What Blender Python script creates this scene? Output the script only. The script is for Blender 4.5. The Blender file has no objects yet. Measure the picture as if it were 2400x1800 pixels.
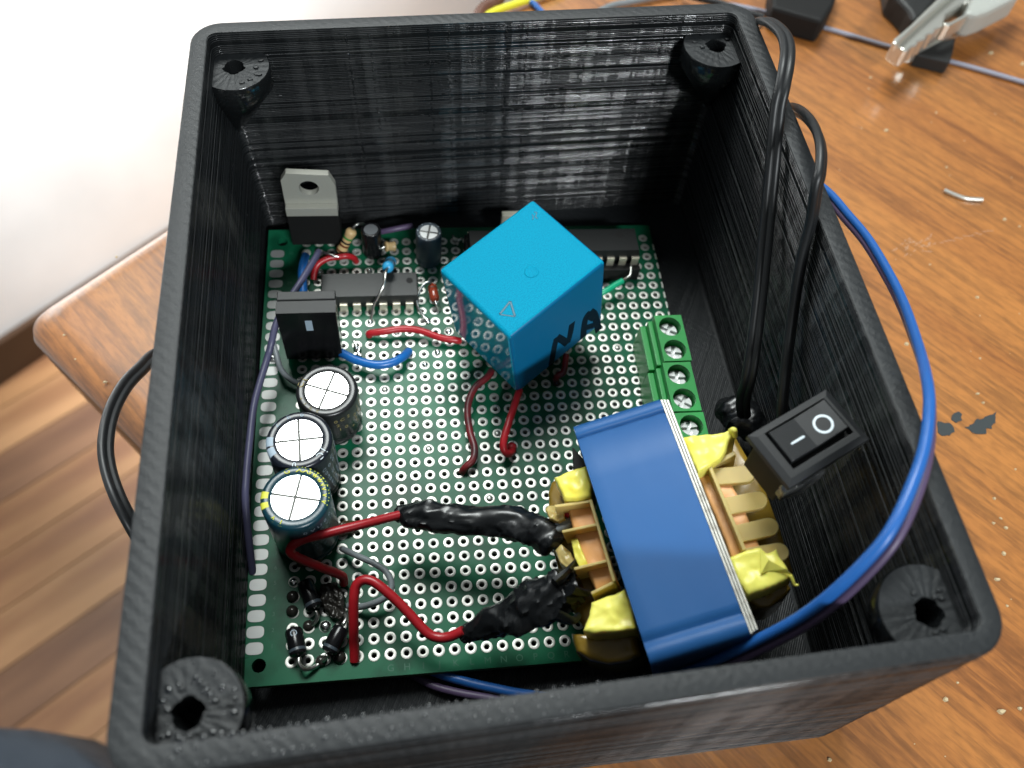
import bpy, bmesh, math, random
from mathutils import Vector, Matrix, noise
R = math.radians
random.seed(7)
S = 0.001                                   # everything below is written in millimetres
scn = bpy.context.scene
C = scn.collection

# ------------------------------------------------------------------ camera, world, lamps
CAM = Vector((32.215, -16.786, 140.009))    # world: enclosure floor z=0, inner walls x 0..91.4, y 0..110.4
def rotvec(w):
    w = Vector(w); t = w.length
    return Matrix.Rotation(t, 3, w.normalized())
RC = rotvec((2.598795, -0.141584, 0.095572))   # rows: image right, image down, view direction
F = 1957.961
cd = bpy.data.cameras.new('camera'); cam = bpy.data.objects.new('camera', cd); C.objects.link(cam)
m3 = Matrix((RC[0], -RC[1], -RC[2])).transposed()
cam.matrix_world = Matrix.Translation(CAM*S) @ m3.to_4x4()
cd.sensor_width = 36; cd.lens = F/2400*36; cd.clip_start = 0.005; cd.clip_end = 50
cd.dof.use_dof = True; cd.dof.focus_distance = 0.138; cd.dof.aperture_fstop = 20
scn.camera = cam

w = bpy.data.worlds.new('World'); scn.world = w; w.use_nodes = True
bg = w.node_tree.nodes['Background']
bg.inputs[0].default_value = (0.90, 0.97, 1.0, 1); bg.inputs[1].default_value = 0.18

def area(name, pos, target, size, size_y, power, col):
    l = bpy.data.lights.new(name, 'AREA'); l.shape = 'RECTANGLE'; l.size = size; l.size_y = size_y
    l.energy = power; l.color = col
    o = bpy.data.objects.new(name, l); C.objects.link(o)
    o.location = Vector(pos)*S
    o.rotation_euler = (Vector(target)-Vector(pos)).to_track_quat('-Z', 'Y').to_euler()
    return o
area('ceiling_light', (-20, 700, 1150), (40, 50, 0), 0.50, 0.45, 21.0, (0.95, 1.0, 0.98))
area('window_light', (440, -1150, 1050), (60, 100, 20), 0.42, 0.085, 27.0, (0.93, 0.98, 1.0))

wl = area('wall_fill', (-480, 430, 300), (-150, 830, -500), 0.20, 0.20, 9.0, (1.0, 1.0, 0.98)); wl.data.spread = R(62)  # added fill, no visible source: narrow beam that whitens the wall

scn.view_settings.view_transform = 'Standard'; scn.view_settings.look = 'None'
scn.view_settings.exposure = -0.10; scn.view_settings.gamma = 1.0
scn.cycles.max_bounces = 8; scn.cycles.caustics_reflective = False; scn.cycles.caustics_refractive = False
scn.cycles.sample_clamp_indirect = 4

# ------------------------------------------------------------------ measuring helpers
def ray(px, py):
    d = Vector(((px-1200)/F, (py-900)/F, 1.0))
    return RC.transposed() @ d
def at(px, py, z):                          # point at height z seen in direction (px, py)
    d = ray(px, py); t = (z-CAM.z)/d.z
    return CAM + d*t
def atx(px, py, x):
    d = ray(px, py); t = (x-CAM.x)/d.x
    return CAM + d*t
RB = rotvec((0.00867, 0.048467, -0.02404)); OB = Vector((7.1372, 16.2326, 5.3613))   # circuit board frame
def local(M, o, px, py, h):
    d = M.transposed() @ ray(px, py); c = M.transposed() @ (CAM-o); t = (h-c.z)/d.z
    return c + d*t
def bl(px, py, h=0.0): return local(RB, OB, px, py, h)
def bw(x, y, h): return RB @ Vector((x, y, h)) + OB

# ------------------------------------------------------------------ materials
def srgb(r, g, b):
    f = lambda c: c/12.92 if c <= 0.04045 else ((c+0.055)/1.055)**2.4
    return (f(r/255), f(g/255), f(b/255), 1)
MATS = {}
def mat(name, col, rough=0.5, metal=0.0, spec=0.5, trans=0.0, coat=0.0, bump=None, var=None, ior=1.45, sss=0.0, alpha=1.0):
    """bump=(scale, strength, distance mm, stretch xyz); var=(scale, darker colour, low, high)"""
    m = bpy.data.materials.new(name); m.use_nodes = True
    nt = m.node_tree; b = nt.nodes['Principled BSDF']
    b.inputs['Base Color'].default_value = col if len(col) == 4 else (*col, 1)
    b.inputs['Roughness'].default_value = rough; b.inputs['Metallic'].default_value = metal
    b.inputs['Specular IOR Level'].default_value = spec; b.inputs['Transmission Weight'].default_value = trans
    b.inputs['Coat Weight'].default_value = coat; b.inputs['Coat Roughness'].default_value = 0.12
    b.inputs['IOR'].default_value = ior
    if sss:
        b.inputs['Subsurface Weight'].default_value = sss; b.inputs['Subsurface Scale'].default_value = 0.0015
        b.inputs['Subsurface Radius'].default_value = (1, 0.6, 0.3)
    b.inputs['Alpha'].default_value = alpha
    if bump or var:
        tc = nt.nodes.new('ShaderNodeTexCoord')
    if bump:
        sc, st, dist, stretch = bump
        mp = nt.nodes.new('ShaderNodeMapping'); mp.inputs['Scale'].default_value = stretch
        n = nt.nodes.new('ShaderNodeTexNoise'); n.inputs['Scale'].default_value = sc; n.inputs['Detail'].default_value = 4
        bp = nt.nodes.new('ShaderNodeBump'); bp.inputs['Strength'].default_value = st; bp.inputs['Distance'].default_value = dist*S
        nt.links.new(tc.outputs['Object'], mp.inputs['Vector']); nt.links.new(mp.outputs[0], n.inputs['Vector'])
        nt.links.new(n.outputs[0], bp.inputs['Height']); nt.links.new(bp.outputs[0], b.inputs['Normal'])
    if var:
        sc, c2, lo, hi = var
        n = nt.nodes.new('ShaderNodeTexNoise'); n.inputs['Scale'].default_value = sc; n.inputs['Detail'].default_value = 6
        r = nt.nodes.new('ShaderNodeValToRGB'); r.color_ramp.elements[0].position = lo; r.color_ramp.elements[1].position = hi
        r.color_ramp.elements[0].color = c2 if len(c2) == 4 else (*c2, 1)
        r.color_ramp.elements[1].color = col if len(col) == 4 else (*col, 1)
        nt.links.new(tc.outputs['Object'], n.inputs['Vector']); nt.links.new(n.outputs[0], r.inputs[0])
        nt.links.new(r.outputs[0], b.inputs['Base Color'])
    MATS[name] = m
    return m

def N(nt, typ, **kw):
    n = nt.nodes.new('ShaderNode'+typ)
    for k, v in kw.items():
        if k in n.inputs: n.inputs[k].default_value = v
        else: setattr(n, k, v)
    return n

def plastic_printed():
    m = bpy.data.materials.new('black_printed_plastic'); m.use_nodes = True; nt = m.node_tree; L = nt.links.new
    b = nt.nodes['Principled BSDF']; b.inputs['Base Color'].default_value = (0.020, 0.023, 0.025, 1)
    tc = N(nt, 'TexCoord'); geo = N(nt, 'NewGeometry'); sx = N(nt, 'SeparateXYZ'); L(geo.outputs['True Normal'], sx.inputs[0])
    up = N(nt, 'Math', operation='GREATER_THAN'); L(sx.outputs['Z'], up.inputs[0]); up.inputs[1].default_value = 0.8
    # print seams: bands that run down the walls and along the layers
    mp = N(nt, 'Mapping'); mp.inputs['Scale'].default_value = (1, 1, 0.02); L(tc.outputs['Object'], mp.inputs['Vector'])
    seam = N(nt, 'TexNoise', Scale=420.0, Detail=3.0, Roughness=0.65); L(mp.outputs[0], seam.inputs['Vector'])
    mp2 = N(nt, 'Mapping'); mp2.inputs['Scale'].default_value = (0.03, 0.03, 1); L(tc.outputs['Object'], mp2.inputs['Vector'])
    lay = N(nt, 'TexNoise', Scale=330.0, Detail=3.0); L(mp2.outputs[0], lay.inputs['Vector'])
    fine = N(nt, 'TexNoise', Scale=1500.0, Detail=3.0); 
    mp3 = N(nt, 'Mapping'); mp3.inputs['Scale'].default_value = (0.25, 0.25, 1.6); L(tc.outputs['Object'], mp3.inputs['Vector']); L(mp3.outputs[0], fine.inputs['Vector'])
    a = N(nt, 'Math', operation='MULTIPLY_ADD'); L(seam.outputs[0], a.inputs[0]); a.inputs[1].default_value = 0.10; L(lay.outputs[0], a.inputs[2])
    a2 = N(nt, 'Math', operation='MULTIPLY_ADD'); L(fine.outputs[0], a2.inputs[0]); a2.inputs[1].default_value = 0.8; L(a.outputs[0], a2.inputs[2])
    bw_ = N(nt, 'Bump', Strength=0.22, Distance=0.00012); L(a2.outputs[0], bw_.inputs['Height'])
    # top faces: diagonal infill lines and grain
    wv = N(nt, 'TexWave', Scale=330.0, Distortion=1.2, Detail=2.0); wv.bands_direction = 'DIAGONAL'
    wv.inputs['Detail Scale'].default_value = 3.0
    mp4 = N(nt, 'Mapping'); mp4.inputs['Scale'].default_value = (1, 1, 0.0); L(tc.outputs['Object'], mp4.inputs['Vector']); L(mp4.outputs[0], wv.inputs['Vector'])
    g = N(nt, 'TexNoise', Scale=1500.0, Detail=4.0, Roughness=0.7); L(tc.outputs['Object'], g.inputs['Vector'])
    big = N(nt, 'TexNoise', Scale=60.0, Detail=2.0); L(tc.outputs['Object'], big.inputs['Vector'])
    mul = N(nt, 'Math', operation='MULTIPLY'); L(wv.outputs['Fac'], mul.inputs[0]); L(big.outputs[0], mul.inputs[1])
    ad = N(nt, 'Math', operation='ADD'); mh = N(nt, 'Math', operation='MULTIPLY'); L(mul.outputs[0], mh.inputs[0]); mh.inputs[1].default_value = 0.45; L(mh.outputs[0], ad.inputs[0]); L(g.outputs[0], ad.inputs[1])
    bt = N(nt, 'Bump', Strength=0.5, Distance=0.00022); L(ad.outputs[0], bt.inputs['Height'])
    mx = N(nt, 'Mix', data_type='VECTOR'); L(up.outputs[0], mx.inputs['Factor']); L(bw_.outputs[0], mx.inputs[4]); L(bt.outputs[0], mx.inputs[5])
    L(mx.outputs[1], b.inputs['Normal'])
    # gloss: patchy on the walls, duller on top
    rr = N(nt, 'MapRange'); L(seam.outputs[0], rr.inputs[0]); rr.inputs[1].default_value = 0.40; rr.inputs[2].default_value = 0.56; rr.inputs[3].default_value = 0.07; rr.inputs[4].default_value = 0.17
    mr = N(nt, 'Mix', data_type='FLOAT'); L(up.outputs[0], mr.inputs['Factor']); L(rr.outputs[0], mr.inputs[2]); mr.inputs[3].default_value = 0.50
    L(mr.outputs[0], b.inputs['Roughness'])
    # shiny and dull stretches of filament
    mpg = N(nt, 'Mapping'); mpg.inputs['Scale'].default_value = (0.22, 0.22, 0.6); L(tc.outputs['Object'], mpg.inputs['Vector'])
    gl = N(nt, 'TexNoise', Scale=420.0, Detail=5.0, Roughness=0.7); L(mpg.outputs[0], gl.inputs['Vector'])
    lay2 = N(nt, 'TexNoise', Scale=620.0, Detail=4.0, Roughness=0.75); L(mp2.outputs[0], lay2.inputs['Vector'])
    g0 = N(nt, 'Math', operation='MULTIPLY_ADD'); L(gl.outputs[0], g0.inputs[0]); g0.inputs[1].default_value = 0.6; L(seam.outputs[0], g0.inputs[2])
    gs = N(nt, 'Math', operation='MULTIPLY_ADD'); L(lay2.outputs[0], gs.inputs[0]); gs.inputs[1].default_value = 1.1; L(g0.outputs[0], gs.inputs[2])
    gr = N(nt, 'MapRange'); L(gs.outputs[0], gr.inputs[0]); gr.inputs[1].default_value = 1.28; gr.inputs[2].default_value = 1.48; gr.inputs[3].default_value = 0.12; gr.inputs[4].default_value = 1.0
    gm = N(nt, 'Mix', data_type='FLOAT'); L(up.outputs[0], gm.inputs['Factor']); L(gr.outputs[0], gm.inputs[2]); gm.inputs[3].default_value = 0.40
    L(gm.outputs[0], b.inputs['Specular IOR Level'])
    # top faces lighter, walls darker: light and shade put into the base colour
    cr = N(nt, 'Mix', data_type='RGBA'); cr.inputs[6].default_value = (0.0075, 0.0085, 0.0090, 1); cr.inputs[7].default_value = (0.012, 0.014, 0.0155, 1)
    L(up.outputs[0], cr.inputs['Factor']); L(cr.outputs[2], b.inputs['Base Color'])
    return m

def wood_table():
    m = bpy.data.materials.new('varnished_wood'); m.use_nodes = True; nt = m.node_tree; L = nt.links.new
    b = nt.nodes['Principled BSDF']; tc = N(nt, 'TexCoord')
    mp = N(nt, 'Mapping'); mp.inputs['Rotation'].default_value = (0, 0, R(52.5)); L(tc.outputs['Object'], mp.inputs['Vector'])
    st = N(nt, 'Mapping'); st.inputs['Scale'].default_value = (0.06, 1.0, 1); L(mp.outputs[0], st.inputs['Vector'])
    n1 = N(nt, 'TexNoise', Scale=560.0, Detail=6.0, Roughness=0.62, Distortion=0.5); L(st.outputs[0], n1.inputs['Vector'])
    n2 = N(nt, 'TexNoise', Scale=55.0, Detail=3.0, Distortion=0.4); L(st.outputs[0], n2.inputs['Vector'])
    st3 = N(nt, 'Mapping'); st3.inputs['Scale'].default_value = (0.25, 1.0, 1); L(mp.outputs[0], st3.inputs['Vector'])
    n3 = N(nt, 'TexNoise', Scale=1500.0, Detail=3.0); L(st3.outputs[0], n3.inputs['Vector'])
    r = N(nt, 'ValToRGB'); e = r.color_ramp.elements
    e[0].position = 0.40; e[0].color = (0.065, 0.023, 0.009, 1); e[1].position = 0.52; e[1].color = (0.40, 0.150, 0.036, 1)
    k = e.new(0.46); k.color = (0.155, 0.056, 0.019, 1)
    L(n1.outputs[0], r.inputs[0])
    r2 = N(nt, 'ValToRGB'); e = r2.color_ramp.elements
    e[0].position = 0.38; e[0].color = (0.33, 0.115, 0.022, 1); e[1].position = 0.62; e[1].color = (0.47, 0.185, 0.038, 1)
    L(n2.outputs[0], r2.inputs[0])
    mx = N(nt, 'Mix', data_type='RGBA', blend_type='MIX'); mx.inputs['Factor'].default_value = 0.36
    L(r2.outputs[0], mx.inputs[6]); L(r.outputs[0], mx.inputs[7])
    r3 = N(nt, 'ValToRGB'); r3.color_ramp.elements[0].position = 0.35; r3.color_ramp.elements[1].position = 0.6
    r3.color_ramp.elements[0].color = (0.6, 0.6, 0.6, 1); L(n3.outputs[0], r3.inputs[0])
    m2 = N(nt, 'Mix', data_type='RGBA', blend_type='MULTIPLY'); m2.inputs['Factor'].default_value = 0.6
    L(mx.outputs[2], m2.inputs[6]); L(r3.outputs[0], m2.inputs[7]); L(m2.outputs[2], b.inputs['Base Color'])
    b.inputs['Roughness'].default_value = 0.42
    b.inputs['Coat Weight'].default_value = 1.0; b.inputs['Coat Roughness'].default_value = 0.20; b.inputs['Coat IOR'].default_value = 1.6
    bp = N(nt, 'Bump', Strength=0.12, Distance=0.0002); L(n1.outputs[0], bp.inputs['Height']); L(bp.outputs[0], b.inputs['Normal'])
    return m

def plank_mat(name, c1, c2):
    m = bpy.data.materials.new(name); m.use_nodes = True; nt = m.node_tree; L = nt.links.new
    b = nt.nodes['Principled BSDF']; tc = N(nt, 'TexCoord')
    st = N(nt, 'Mapping'); st.inputs['Scale'].default_value = (0.12, 1.0, 1); L(tc.outputs['Object'], st.inputs['Vector'])
    n1 = N(nt, 'TexNoise', Scale=24.0, Detail=5.0, Distortion=0.5); L(st.outputs[0], n1.inputs['Vector'])
    r = N(nt, 'ValToRGB'); e = r.color_ramp.elements; e[0].position = 0.38; e[0].color = (*c1, 1); e[1].position = 0.60; e[1].color = (*c2, 1)
    L(n1.outputs[0], r.inputs[0]); L(r.outputs[0], b.inputs['Base Color']); b.inputs['Roughness'].default_value = 0.45
    return m

M_BOX = plastic_printed()
M_TABLE = wood_table()
M_BEAD = mat('glossy_filament_bead', (0.012, 0.014, 0.016, 1), 0.16, spec=0.8)
M_WALL = mat('white_wall_paint', (0.88, 0.90, 0.91, 1), 0.8, var=(7.0, (0.79, 0.81, 0.82), 0.33, 0.6))
M_BASEB = mat('dark_skirting', (0.05, 0.025, 0.012, 1), 0.4, bump=(30, 0.2, 1, (1, 1, 1)))
M_PCB = mat('green_solder_mask', (0.007, 0.105, 0.050, 1), 0.34, spec=0.20, bump=(900, 0.08, 0.05, (1, 1, 1)), var=(140, (0.003, 0.058, 0.027), 0.38, 0.55))
M_PCBE = mat('fibreglass_edge', (0.10, 0.16, 0.07, 1), 0.6)
M_PAD = mat('tinned_copper', (0.74, 0.74, 0.70, 1), 0.46, metal=0.6, bump=(1500, 0.12, 0.04, (1, 1, 1)))
M_EPAD = mat('tinned_edge_pad', (0.36, 0.37, 0.36, 1), 0.5, metal=0.6, bump=(1200, 0.08, 0.04, (1, 1, 1)))
M_SOLD = mat('solder', (0.70, 0.71, 0.70, 1), 0.22, metal=1.0, bump=(1800, 0.5, 0.1, (1, 1, 1)))
M_DULL = mat('dull_solder', (0.30, 0.30, 0.28, 1), 0.35, metal=0.9, bump=(1800, 0.5, 0.1, (1, 1, 1)))
M_BURNT = mat('scorched_solder', (0.035, 0.032, 0.028, 1), 0.18, metal=0.3, bump=(1500, 0.5, 0.15, (1, 1, 1)))
M_LEAD = mat('tinned_lead', (0.62, 0.62, 0.58, 1), 0.28, metal=1.0)
M_PIN = mat('ic_pin_metal', (0.66, 0.62, 0.50, 1), 0.38, metal=0.8)
M_IC = mat('ic_epoxy', (0.014, 0.016, 0.015, 1), 0.48, bump=(3500, 0.35, 0.05, (1, 1, 1)))
M_SOCK = mat('ic_socket_plastic', (0.007, 0.007, 0.007, 1), 0.62, spec=0.3)
M_GLOSSBLK = mat('gloss_black_plastic', (0.006, 0.006, 0.007, 1), 0.22, spec=0.35, bump=(1200, 0.06, 0.05, (1, 1, 1)))
M_MATBLK = mat('matt_black_plastic', (0.014, 0.015, 0.015, 1), 0.55, bump=(3000, 0.3, 0.05, (1, 1, 1)))
M_TAB = mat('transistor_tab', (0.40, 0.40, 0.35, 1), 0.42, metal=0.35, bump=(1500, 0.25, 0.05, (1, 1, 1)))
M_TABEDGE = mat('transistor_tab_edge', (0.75, 0.74, 0.66, 1), 0.4, metal=0.4)
M_ALU = mat('capacitor_aluminium', (0.84, 0.85, 0.84, 1), 0.30, metal=0.65, bump=(900, 0.12, 0.05, (1, 1, 1)))
M_ALUD = mat('dull_aluminium', (0.16, 0.17, 0.18, 1), 0.5, metal=0.5)
M_SCORE = mat('score_line', (0.10, 0.10, 0.09, 1), 0.6)
M_ICD = mat('ic_epoxy_shaded', (0.007, 0.008, 0.008, 1), 0.55, spec=0.3, bump=(3500, 0.3, 0.05, (1, 1, 1)))  # shaded copy of the chip epoxy, back wall's shadow put in its colour
M_SLV_BLK = mat('black_sleeve', (0.014, 0.015, 0.016, 1), 0.30)
M_SLV_NVY = mat('dark_navy_sleeve', (0.011, 0.014, 0.021, 1), 0.28)
M_SLV_TEAL = mat('teal_sleeve', (0.006, 0.035, 0.050, 1), 0.28)
M_SLV_GREY = mat('grey_sleeve', (0.05, 0.065, 0.08, 1), 0.35)
M_PRT_GOLD = mat('gold_print', (0.30, 0.25, 0.10, 1), 0.5)
M_PRT_GREY = mat('pale_print', (0.30, 0.38, 0.45, 1), 0.5)
M_PRT_YEL = mat('yellow_print', (0.60, 0.60, 0.06, 1), 0.5)
M_PRT_WHT = mat('white_print', (0.62, 0.70, 0.74, 1), 0.5)
M_SILK = mat('faint_silkscreen', (0.016, 0.105, 0.058, 1), 0.5)
M_RELAY_R = mat('relay_blue_shaded_side', (0.002, 0.115, 0.25, 1), 0.38, spec=0.25, bump=(900, 0.05, 0.1, (1, 1, 1)))  # darker copy of the case blue, side shade put into the base
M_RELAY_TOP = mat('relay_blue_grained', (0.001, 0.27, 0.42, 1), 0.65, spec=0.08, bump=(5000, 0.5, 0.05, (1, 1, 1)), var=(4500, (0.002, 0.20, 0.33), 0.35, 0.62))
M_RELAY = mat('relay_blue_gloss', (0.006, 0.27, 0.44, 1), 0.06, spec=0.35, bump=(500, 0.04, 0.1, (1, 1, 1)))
M_INK = mat('black_marker_ink', (0.003, 0.012, 0.022, 1), 0.7, spec=0.1)
M_INK2 = mat('moulded_mark', (0.02, 0.12, 0.18, 1), 0.5)
M_RED = mat('red_insulation', (0.36, 0.012, 0.018, 1), 0.33, spec=0.5)
M_DRED = mat('dark_red_insulation', (0.16, 0.010, 0.014, 1), 0.38, var=(180, (0.03, 0.012, 0.014), 0.42, 0.6))
M_BLUEW = mat('blue_insulation', (0.010, 0.115, 0.38, 1), 0.32)
M_BLUEC = mat('royal_blue_insulation', (0.016, 0.105, 0.36, 1), 0.36)
M_PURPLE = mat('mauve_insulation', (0.08, 0.055, 0.11, 1), 0.42)
M_SLATE = mat('slate_violet_insulation', (0.06, 0.06, 0.11, 1), 0.40)
M_GREYW = mat('grey_insulation', (0.17, 0.19, 0.20, 1), 0.40)
M_GREENW = mat('green_insulation', (0.006, 0.34, 0.17, 1), 0.35)
M_YELW = mat('yellow_insulation', (0.75, 0.70, 0.04, 1), 0.4)
M_CORD = mat('black_cord_pvc', (0.010, 0.011, 0.012, 1), 0.42, bump=(1500, 0.12, 0.05, (1, 1, 1)))
M_TAPE = mat('black_electrical_tape', (0.007, 0.008, 0.009, 1), 0.27, bump=(200, 0.15, 0.3, (1, 1, 1)))
M_STRAP = mat('blue_film', (0.018, 0.092, 0.26, 1), 0.46, spec=0.28, bump=(90, 0.12, 0.4, (1, 1, 1)), var=(35, (0.015, 0.078, 0.23), 0.35, 0.6))
M_STEEL = mat('steel_lamination', (0.50, 0.49, 0.44, 1), 0.42, metal=0.5, var=(400, (0.30, 0.28, 0.24), 0.35, 0.5))
M_STEELD = mat('dark_steel', (0.035, 0.033, 0.03, 1), 0.5, metal=0.4)
M_BOBBIN = mat('cream_nylon', (0.74, 0.56, 0.20, 1), 0.28, trans=0.30, sss=0.2)
M_AMBER = mat('amber_film', (0.30, 0.185, 0.022, 1), 0.22, trans=0.35, bump=(150, 0.2, 0.3, (1, 1, 1)))
M_WIND = mat('copper_winding_under_tape', (0.85, 0.44, 0.19, 1), 0.40, bump=(90, 0.3, 0.3, (1, 6, 1)), var=(90, (0.66, 0.33, 0.11), 0.35, 0.6))
M_YTAPE = mat('yellow_polyester_tape', (0.88, 0.82, 0.16, 1), 0.34, sss=0.15, bump=(160, 0.3, 0.4, (1, 1, 1)), var=(110, (0.66, 0.52, 0.03), 0.3, 0.5))
M_TERM = mat('green_terminal_plastic', (0.024, 0.27, 0.060, 1), 0.40, bump=(900, 0.1, 0.05, (1, 1, 1)))
M_SCREW = mat('terminal_screw', (0.78, 0.80, 0.79, 1), 0.32, metal=0.7, bump=(900, 0.12, 0.1, (1, 1, 1)))
M_SWITCH = mat('switch_plastic', (0.010, 0.011, 0.012, 1), 0.42, bump=(2500, 0.15, 0.05, (1, 1, 1)))
M_DARK = mat('deep_black', (0.004, 0.004, 0.004, 1), 0.6)
M_RESB = mat('resistor_tan', (0.52, 0.36, 0.17, 1), 0.38)
M_BROWN = mat('brown_band', (0.12, 0.03, 0.01, 1), 0.4); M_BGREEN = mat('green_band', (0.03, 0.2, 0.04, 1), 0.4); M_BBLACK = mat('black_band', (0.01, 0.01, 0.01, 1), 0.4)
M_RESBLUE = mat('resistor_blue', (0.03, 0.30, 0.55, 1), 0.35)
M_ORGL = mat('glass_diode_red', (0.36, 0.055, 0.025, 1), 0.12, trans=0.2)
M_CREAM = mat('cream_plastic', (0.76, 0.73, 0.58, 1), 0.45)
M_GLUE = mat('brown_glue_flux', (0.11, 0.075, 0.030, 1), 0.28, trans=0.3, bump=(400, 0.8, 0.5, (1, 1, 1)))
M_CLEAR = mat('clear_hot_glue', (0.35, 0.36, 0.36, 1), 0.15, trans=0.75, bump=(300, 0.5, 0.5, (1, 1, 1)))
M_NICKEL = mat('nickel_plate', (0.78, 0.77, 0.70, 1), 0.34, metal=0.85, bump=(200, 0.1, 0.2, (1, 1, 1)))
M_GREYR = mat('grey_rubber', (0.36, 0.37, 0.34, 1), 0.5)
M_CLOTH = mat('slate_cloth', (0.030, 0.038, 0.050, 1), 0.9, bump=(900, 0.5, 0.3, (1, 1, 1)))
M_CRUMB = mat('pale_crumb', (0.50, 0.40, 0.24, 1), 0.6)
M_STAIN = mat('dark_paint_spot', (0.035, 0.042, 0.044, 1), 0.6)
M_SCRATCH = mat('scratched_varnish_glare', (0.42, 0.30, 0.22, 1), 0.35, metal=0.2)  # scratches, with the glare on them put into the pale colour

# ------------------------------------------------------------------ mesh builder
class MB:
    def __init__(s): s.v = []; s.f = []; s.mi = []; s.mats = []
    def m(s, material):
        if material not in s.mats: s.mats.append(material)
        return s.mats.index(material)
    def add(s, vs, fs, material):
        o = len(s.v); k = s.m(material)
        s.v += [Vector(p) for p in vs]; s.f += [tuple(i+o for i in f) for f in fs]; s.mi += [k]*len(fs)
    def box(s, a, b, material, M=None):
        x0, y0, z0 = a; x1, y1, z1 = b
        vs = [Vector(p) for p in ((x0,y0,z0),(x1,y0,z0),(x1,y1,z0),(x0,y1,z0),(x0,y0,z1),(x1,y0,z1),(x1,y1,z1),(x0,y1,z1))]
        if M is not None: vs = [M @ p for p in vs]
        s.add(vs, [(0,3,2,1),(4,5,6,7),(0,1,5,4),(1,2,6,5),(2,3,7,6),(3,0,4,7)], material)
    def lathe(s, prof, material, n=24, M=None, cap0=True, cap1=True):
        vs = []; fs = []
        for (r, z) in prof:
            for i in range(n):
                a = 2*math.pi*i/n; p = Vector((r*math.cos(a), r*math.sin(a), z)); vs.append(M @ p if M is not None else p)
        for k in range(len(prof)-1):
            for i in range(n):
                j = (i+1) % n; fs.append((k*n+i, k*n+j, (k+1)*n+j, (k+1)*n+i))
        if cap0: fs.append(tuple(reversed(range(n))))
        if cap1: fs.append(tuple((len(prof)-1)*n+i for i in range(n)))
        s.add(vs, fs, material)
    def rod(s, p0, p1, r, material, n=12, prof=None):
        p0 = Vector(p0); p1 = Vector(p1); d = p1-p0; L = d.length
        M = Matrix.Translation(p0) @ d.to_track_quat('Z', 'Y').to_matrix().to_4x4()
        s.lathe([(a*r, b*L) for a, b in (prof or [(1, 0), (1, 1)])], material, n, M)
    def prism(s, poly, z0, z1, material, M=None):
        n = len(poly); vs = [Vector((x, y, z0)) for x, y in poly]+[Vector((x, y, z1)) for x, y in poly]
        if M is not None: vs = [M @ p for p in vs]
        s.add(vs, [tuple(reversed(range(n))), tuple(range(n, 2*n))]+[(i, (i+1) % n, n+(i+1) % n, n+i) for i in range(n)], material)
    def sweep(s, pts, prof, material, hint=(0, 0, 1), rad=None, caps=True):
        """prof: closed 2D outline; rad: optional scale per point"""
        n = len(prof); vs = []; fs = []
        T = []
        for i in range(len(pts)):
            a = pts[max(i-1, 0)]; b = pts[min(i+1, len(pts)-1)]; T.append((b-a).normalized())
        u = Vector(hint) - T[0]*T[0].dot(Vector(hint))
        u = u.normalized() if u.length > 1e-4 else T[0].orthogonal().normalized()
        for i, p in enumerate(pts):
            u = (u - T[i]*T[i].dot(u)); u = u.normalized() if u.length > 1e-6 else T[i].orthogonal().normalized()
            v = T[i].cross(u); k = rad[i] if rad else 1.0
            for q in prof: vs.append(p + (u*q[0]+v*q[1])*k)
        for i in range(len(pts)-1):
            for j in range(n):
                k = (j+1) % n; fs.append((i*n+j, i*n+k, (i+1)*n+k, (i+1)*n+j))
        if caps: fs.append(tuple(reversed(range(n)))); fs.append(tuple((len(pts)-1)*n+j for j in range(n)))
        s.add(vs, fs, material)
    def obj(s, name, parent=None, smooth=False, angle=None, label=None, bevel=None, loc=None, inv=None):
        me = bpy.data.meshes.new(name)
        vs = [inv @ p for p in s.v] if inv is not None else s.v
        me.from_pydata([tuple(p*S) for p in vs], [], s.f)
        for k in s.mats: me.materials.append(k)
        for p, k in zip(me.polygons, s.mi): p.material_index = k
        bm = bmesh.new(); bm.from_mesh(me); bmesh.ops.recalc_face_normals(bm, faces=bm.faces); bm.to_mesh(me); bm.free()
        if smooth:
            for p in me.polygons: p.use_smooth = True
            if angle is not None: me.set_sharp_from_angle(angle=R(angle))
        o = bpy.data.objects.new(name, me); C.objects.link(o)
        if parent: o.parent = parent
        if loc is not None: o.location = Vector(loc)*S
        if label: o['label'] = label
        if bevel:
            b = o.modifiers.new('bevel', 'BEVEL'); b.width = bevel*S; b.segments = 2; b.limit_method = 'ANGLE'; b.angle_limit = R(40)
        return o

def thing(name, label, cat, loc=(0, 0, 0), rot=None, group=None):
    o = bpy.data.objects.new(name, None); C.objects.link(o); o.empty_display_size = 0.005
    M = (rot.to_4x4() if rot is not None else Matrix.Identity(4))
    o.matrix_world = Matrix.Translation(Vector(loc)*S) @ M
    o['label'] = label; o['category'] = cat
    if group: o['group'] = group
    return o
def tag(o, label, cat, group=None):
    o['label'] = label; o['category'] = cat
    if group: o['group'] = group
    return o
def structure(o): o['kind'] = 'structure'; return o
def circ(r, n=12, ry=None): return [(r*math.cos(2*math.pi*i/n), (ry or r)*math.sin(2*math.pi*i/n)) for i in range(n)]
def twin(r, off, n=10):        # flat twin-core outline, a groove between the cores
    a = [(r*math.cos(t)*1.0, off+r*math.sin(t)) for t in [R(-48)+R(276)*i/(n) for i in range(n+1)]]
    b = [(-x, -y) for x, y in a]
    return a+b
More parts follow.
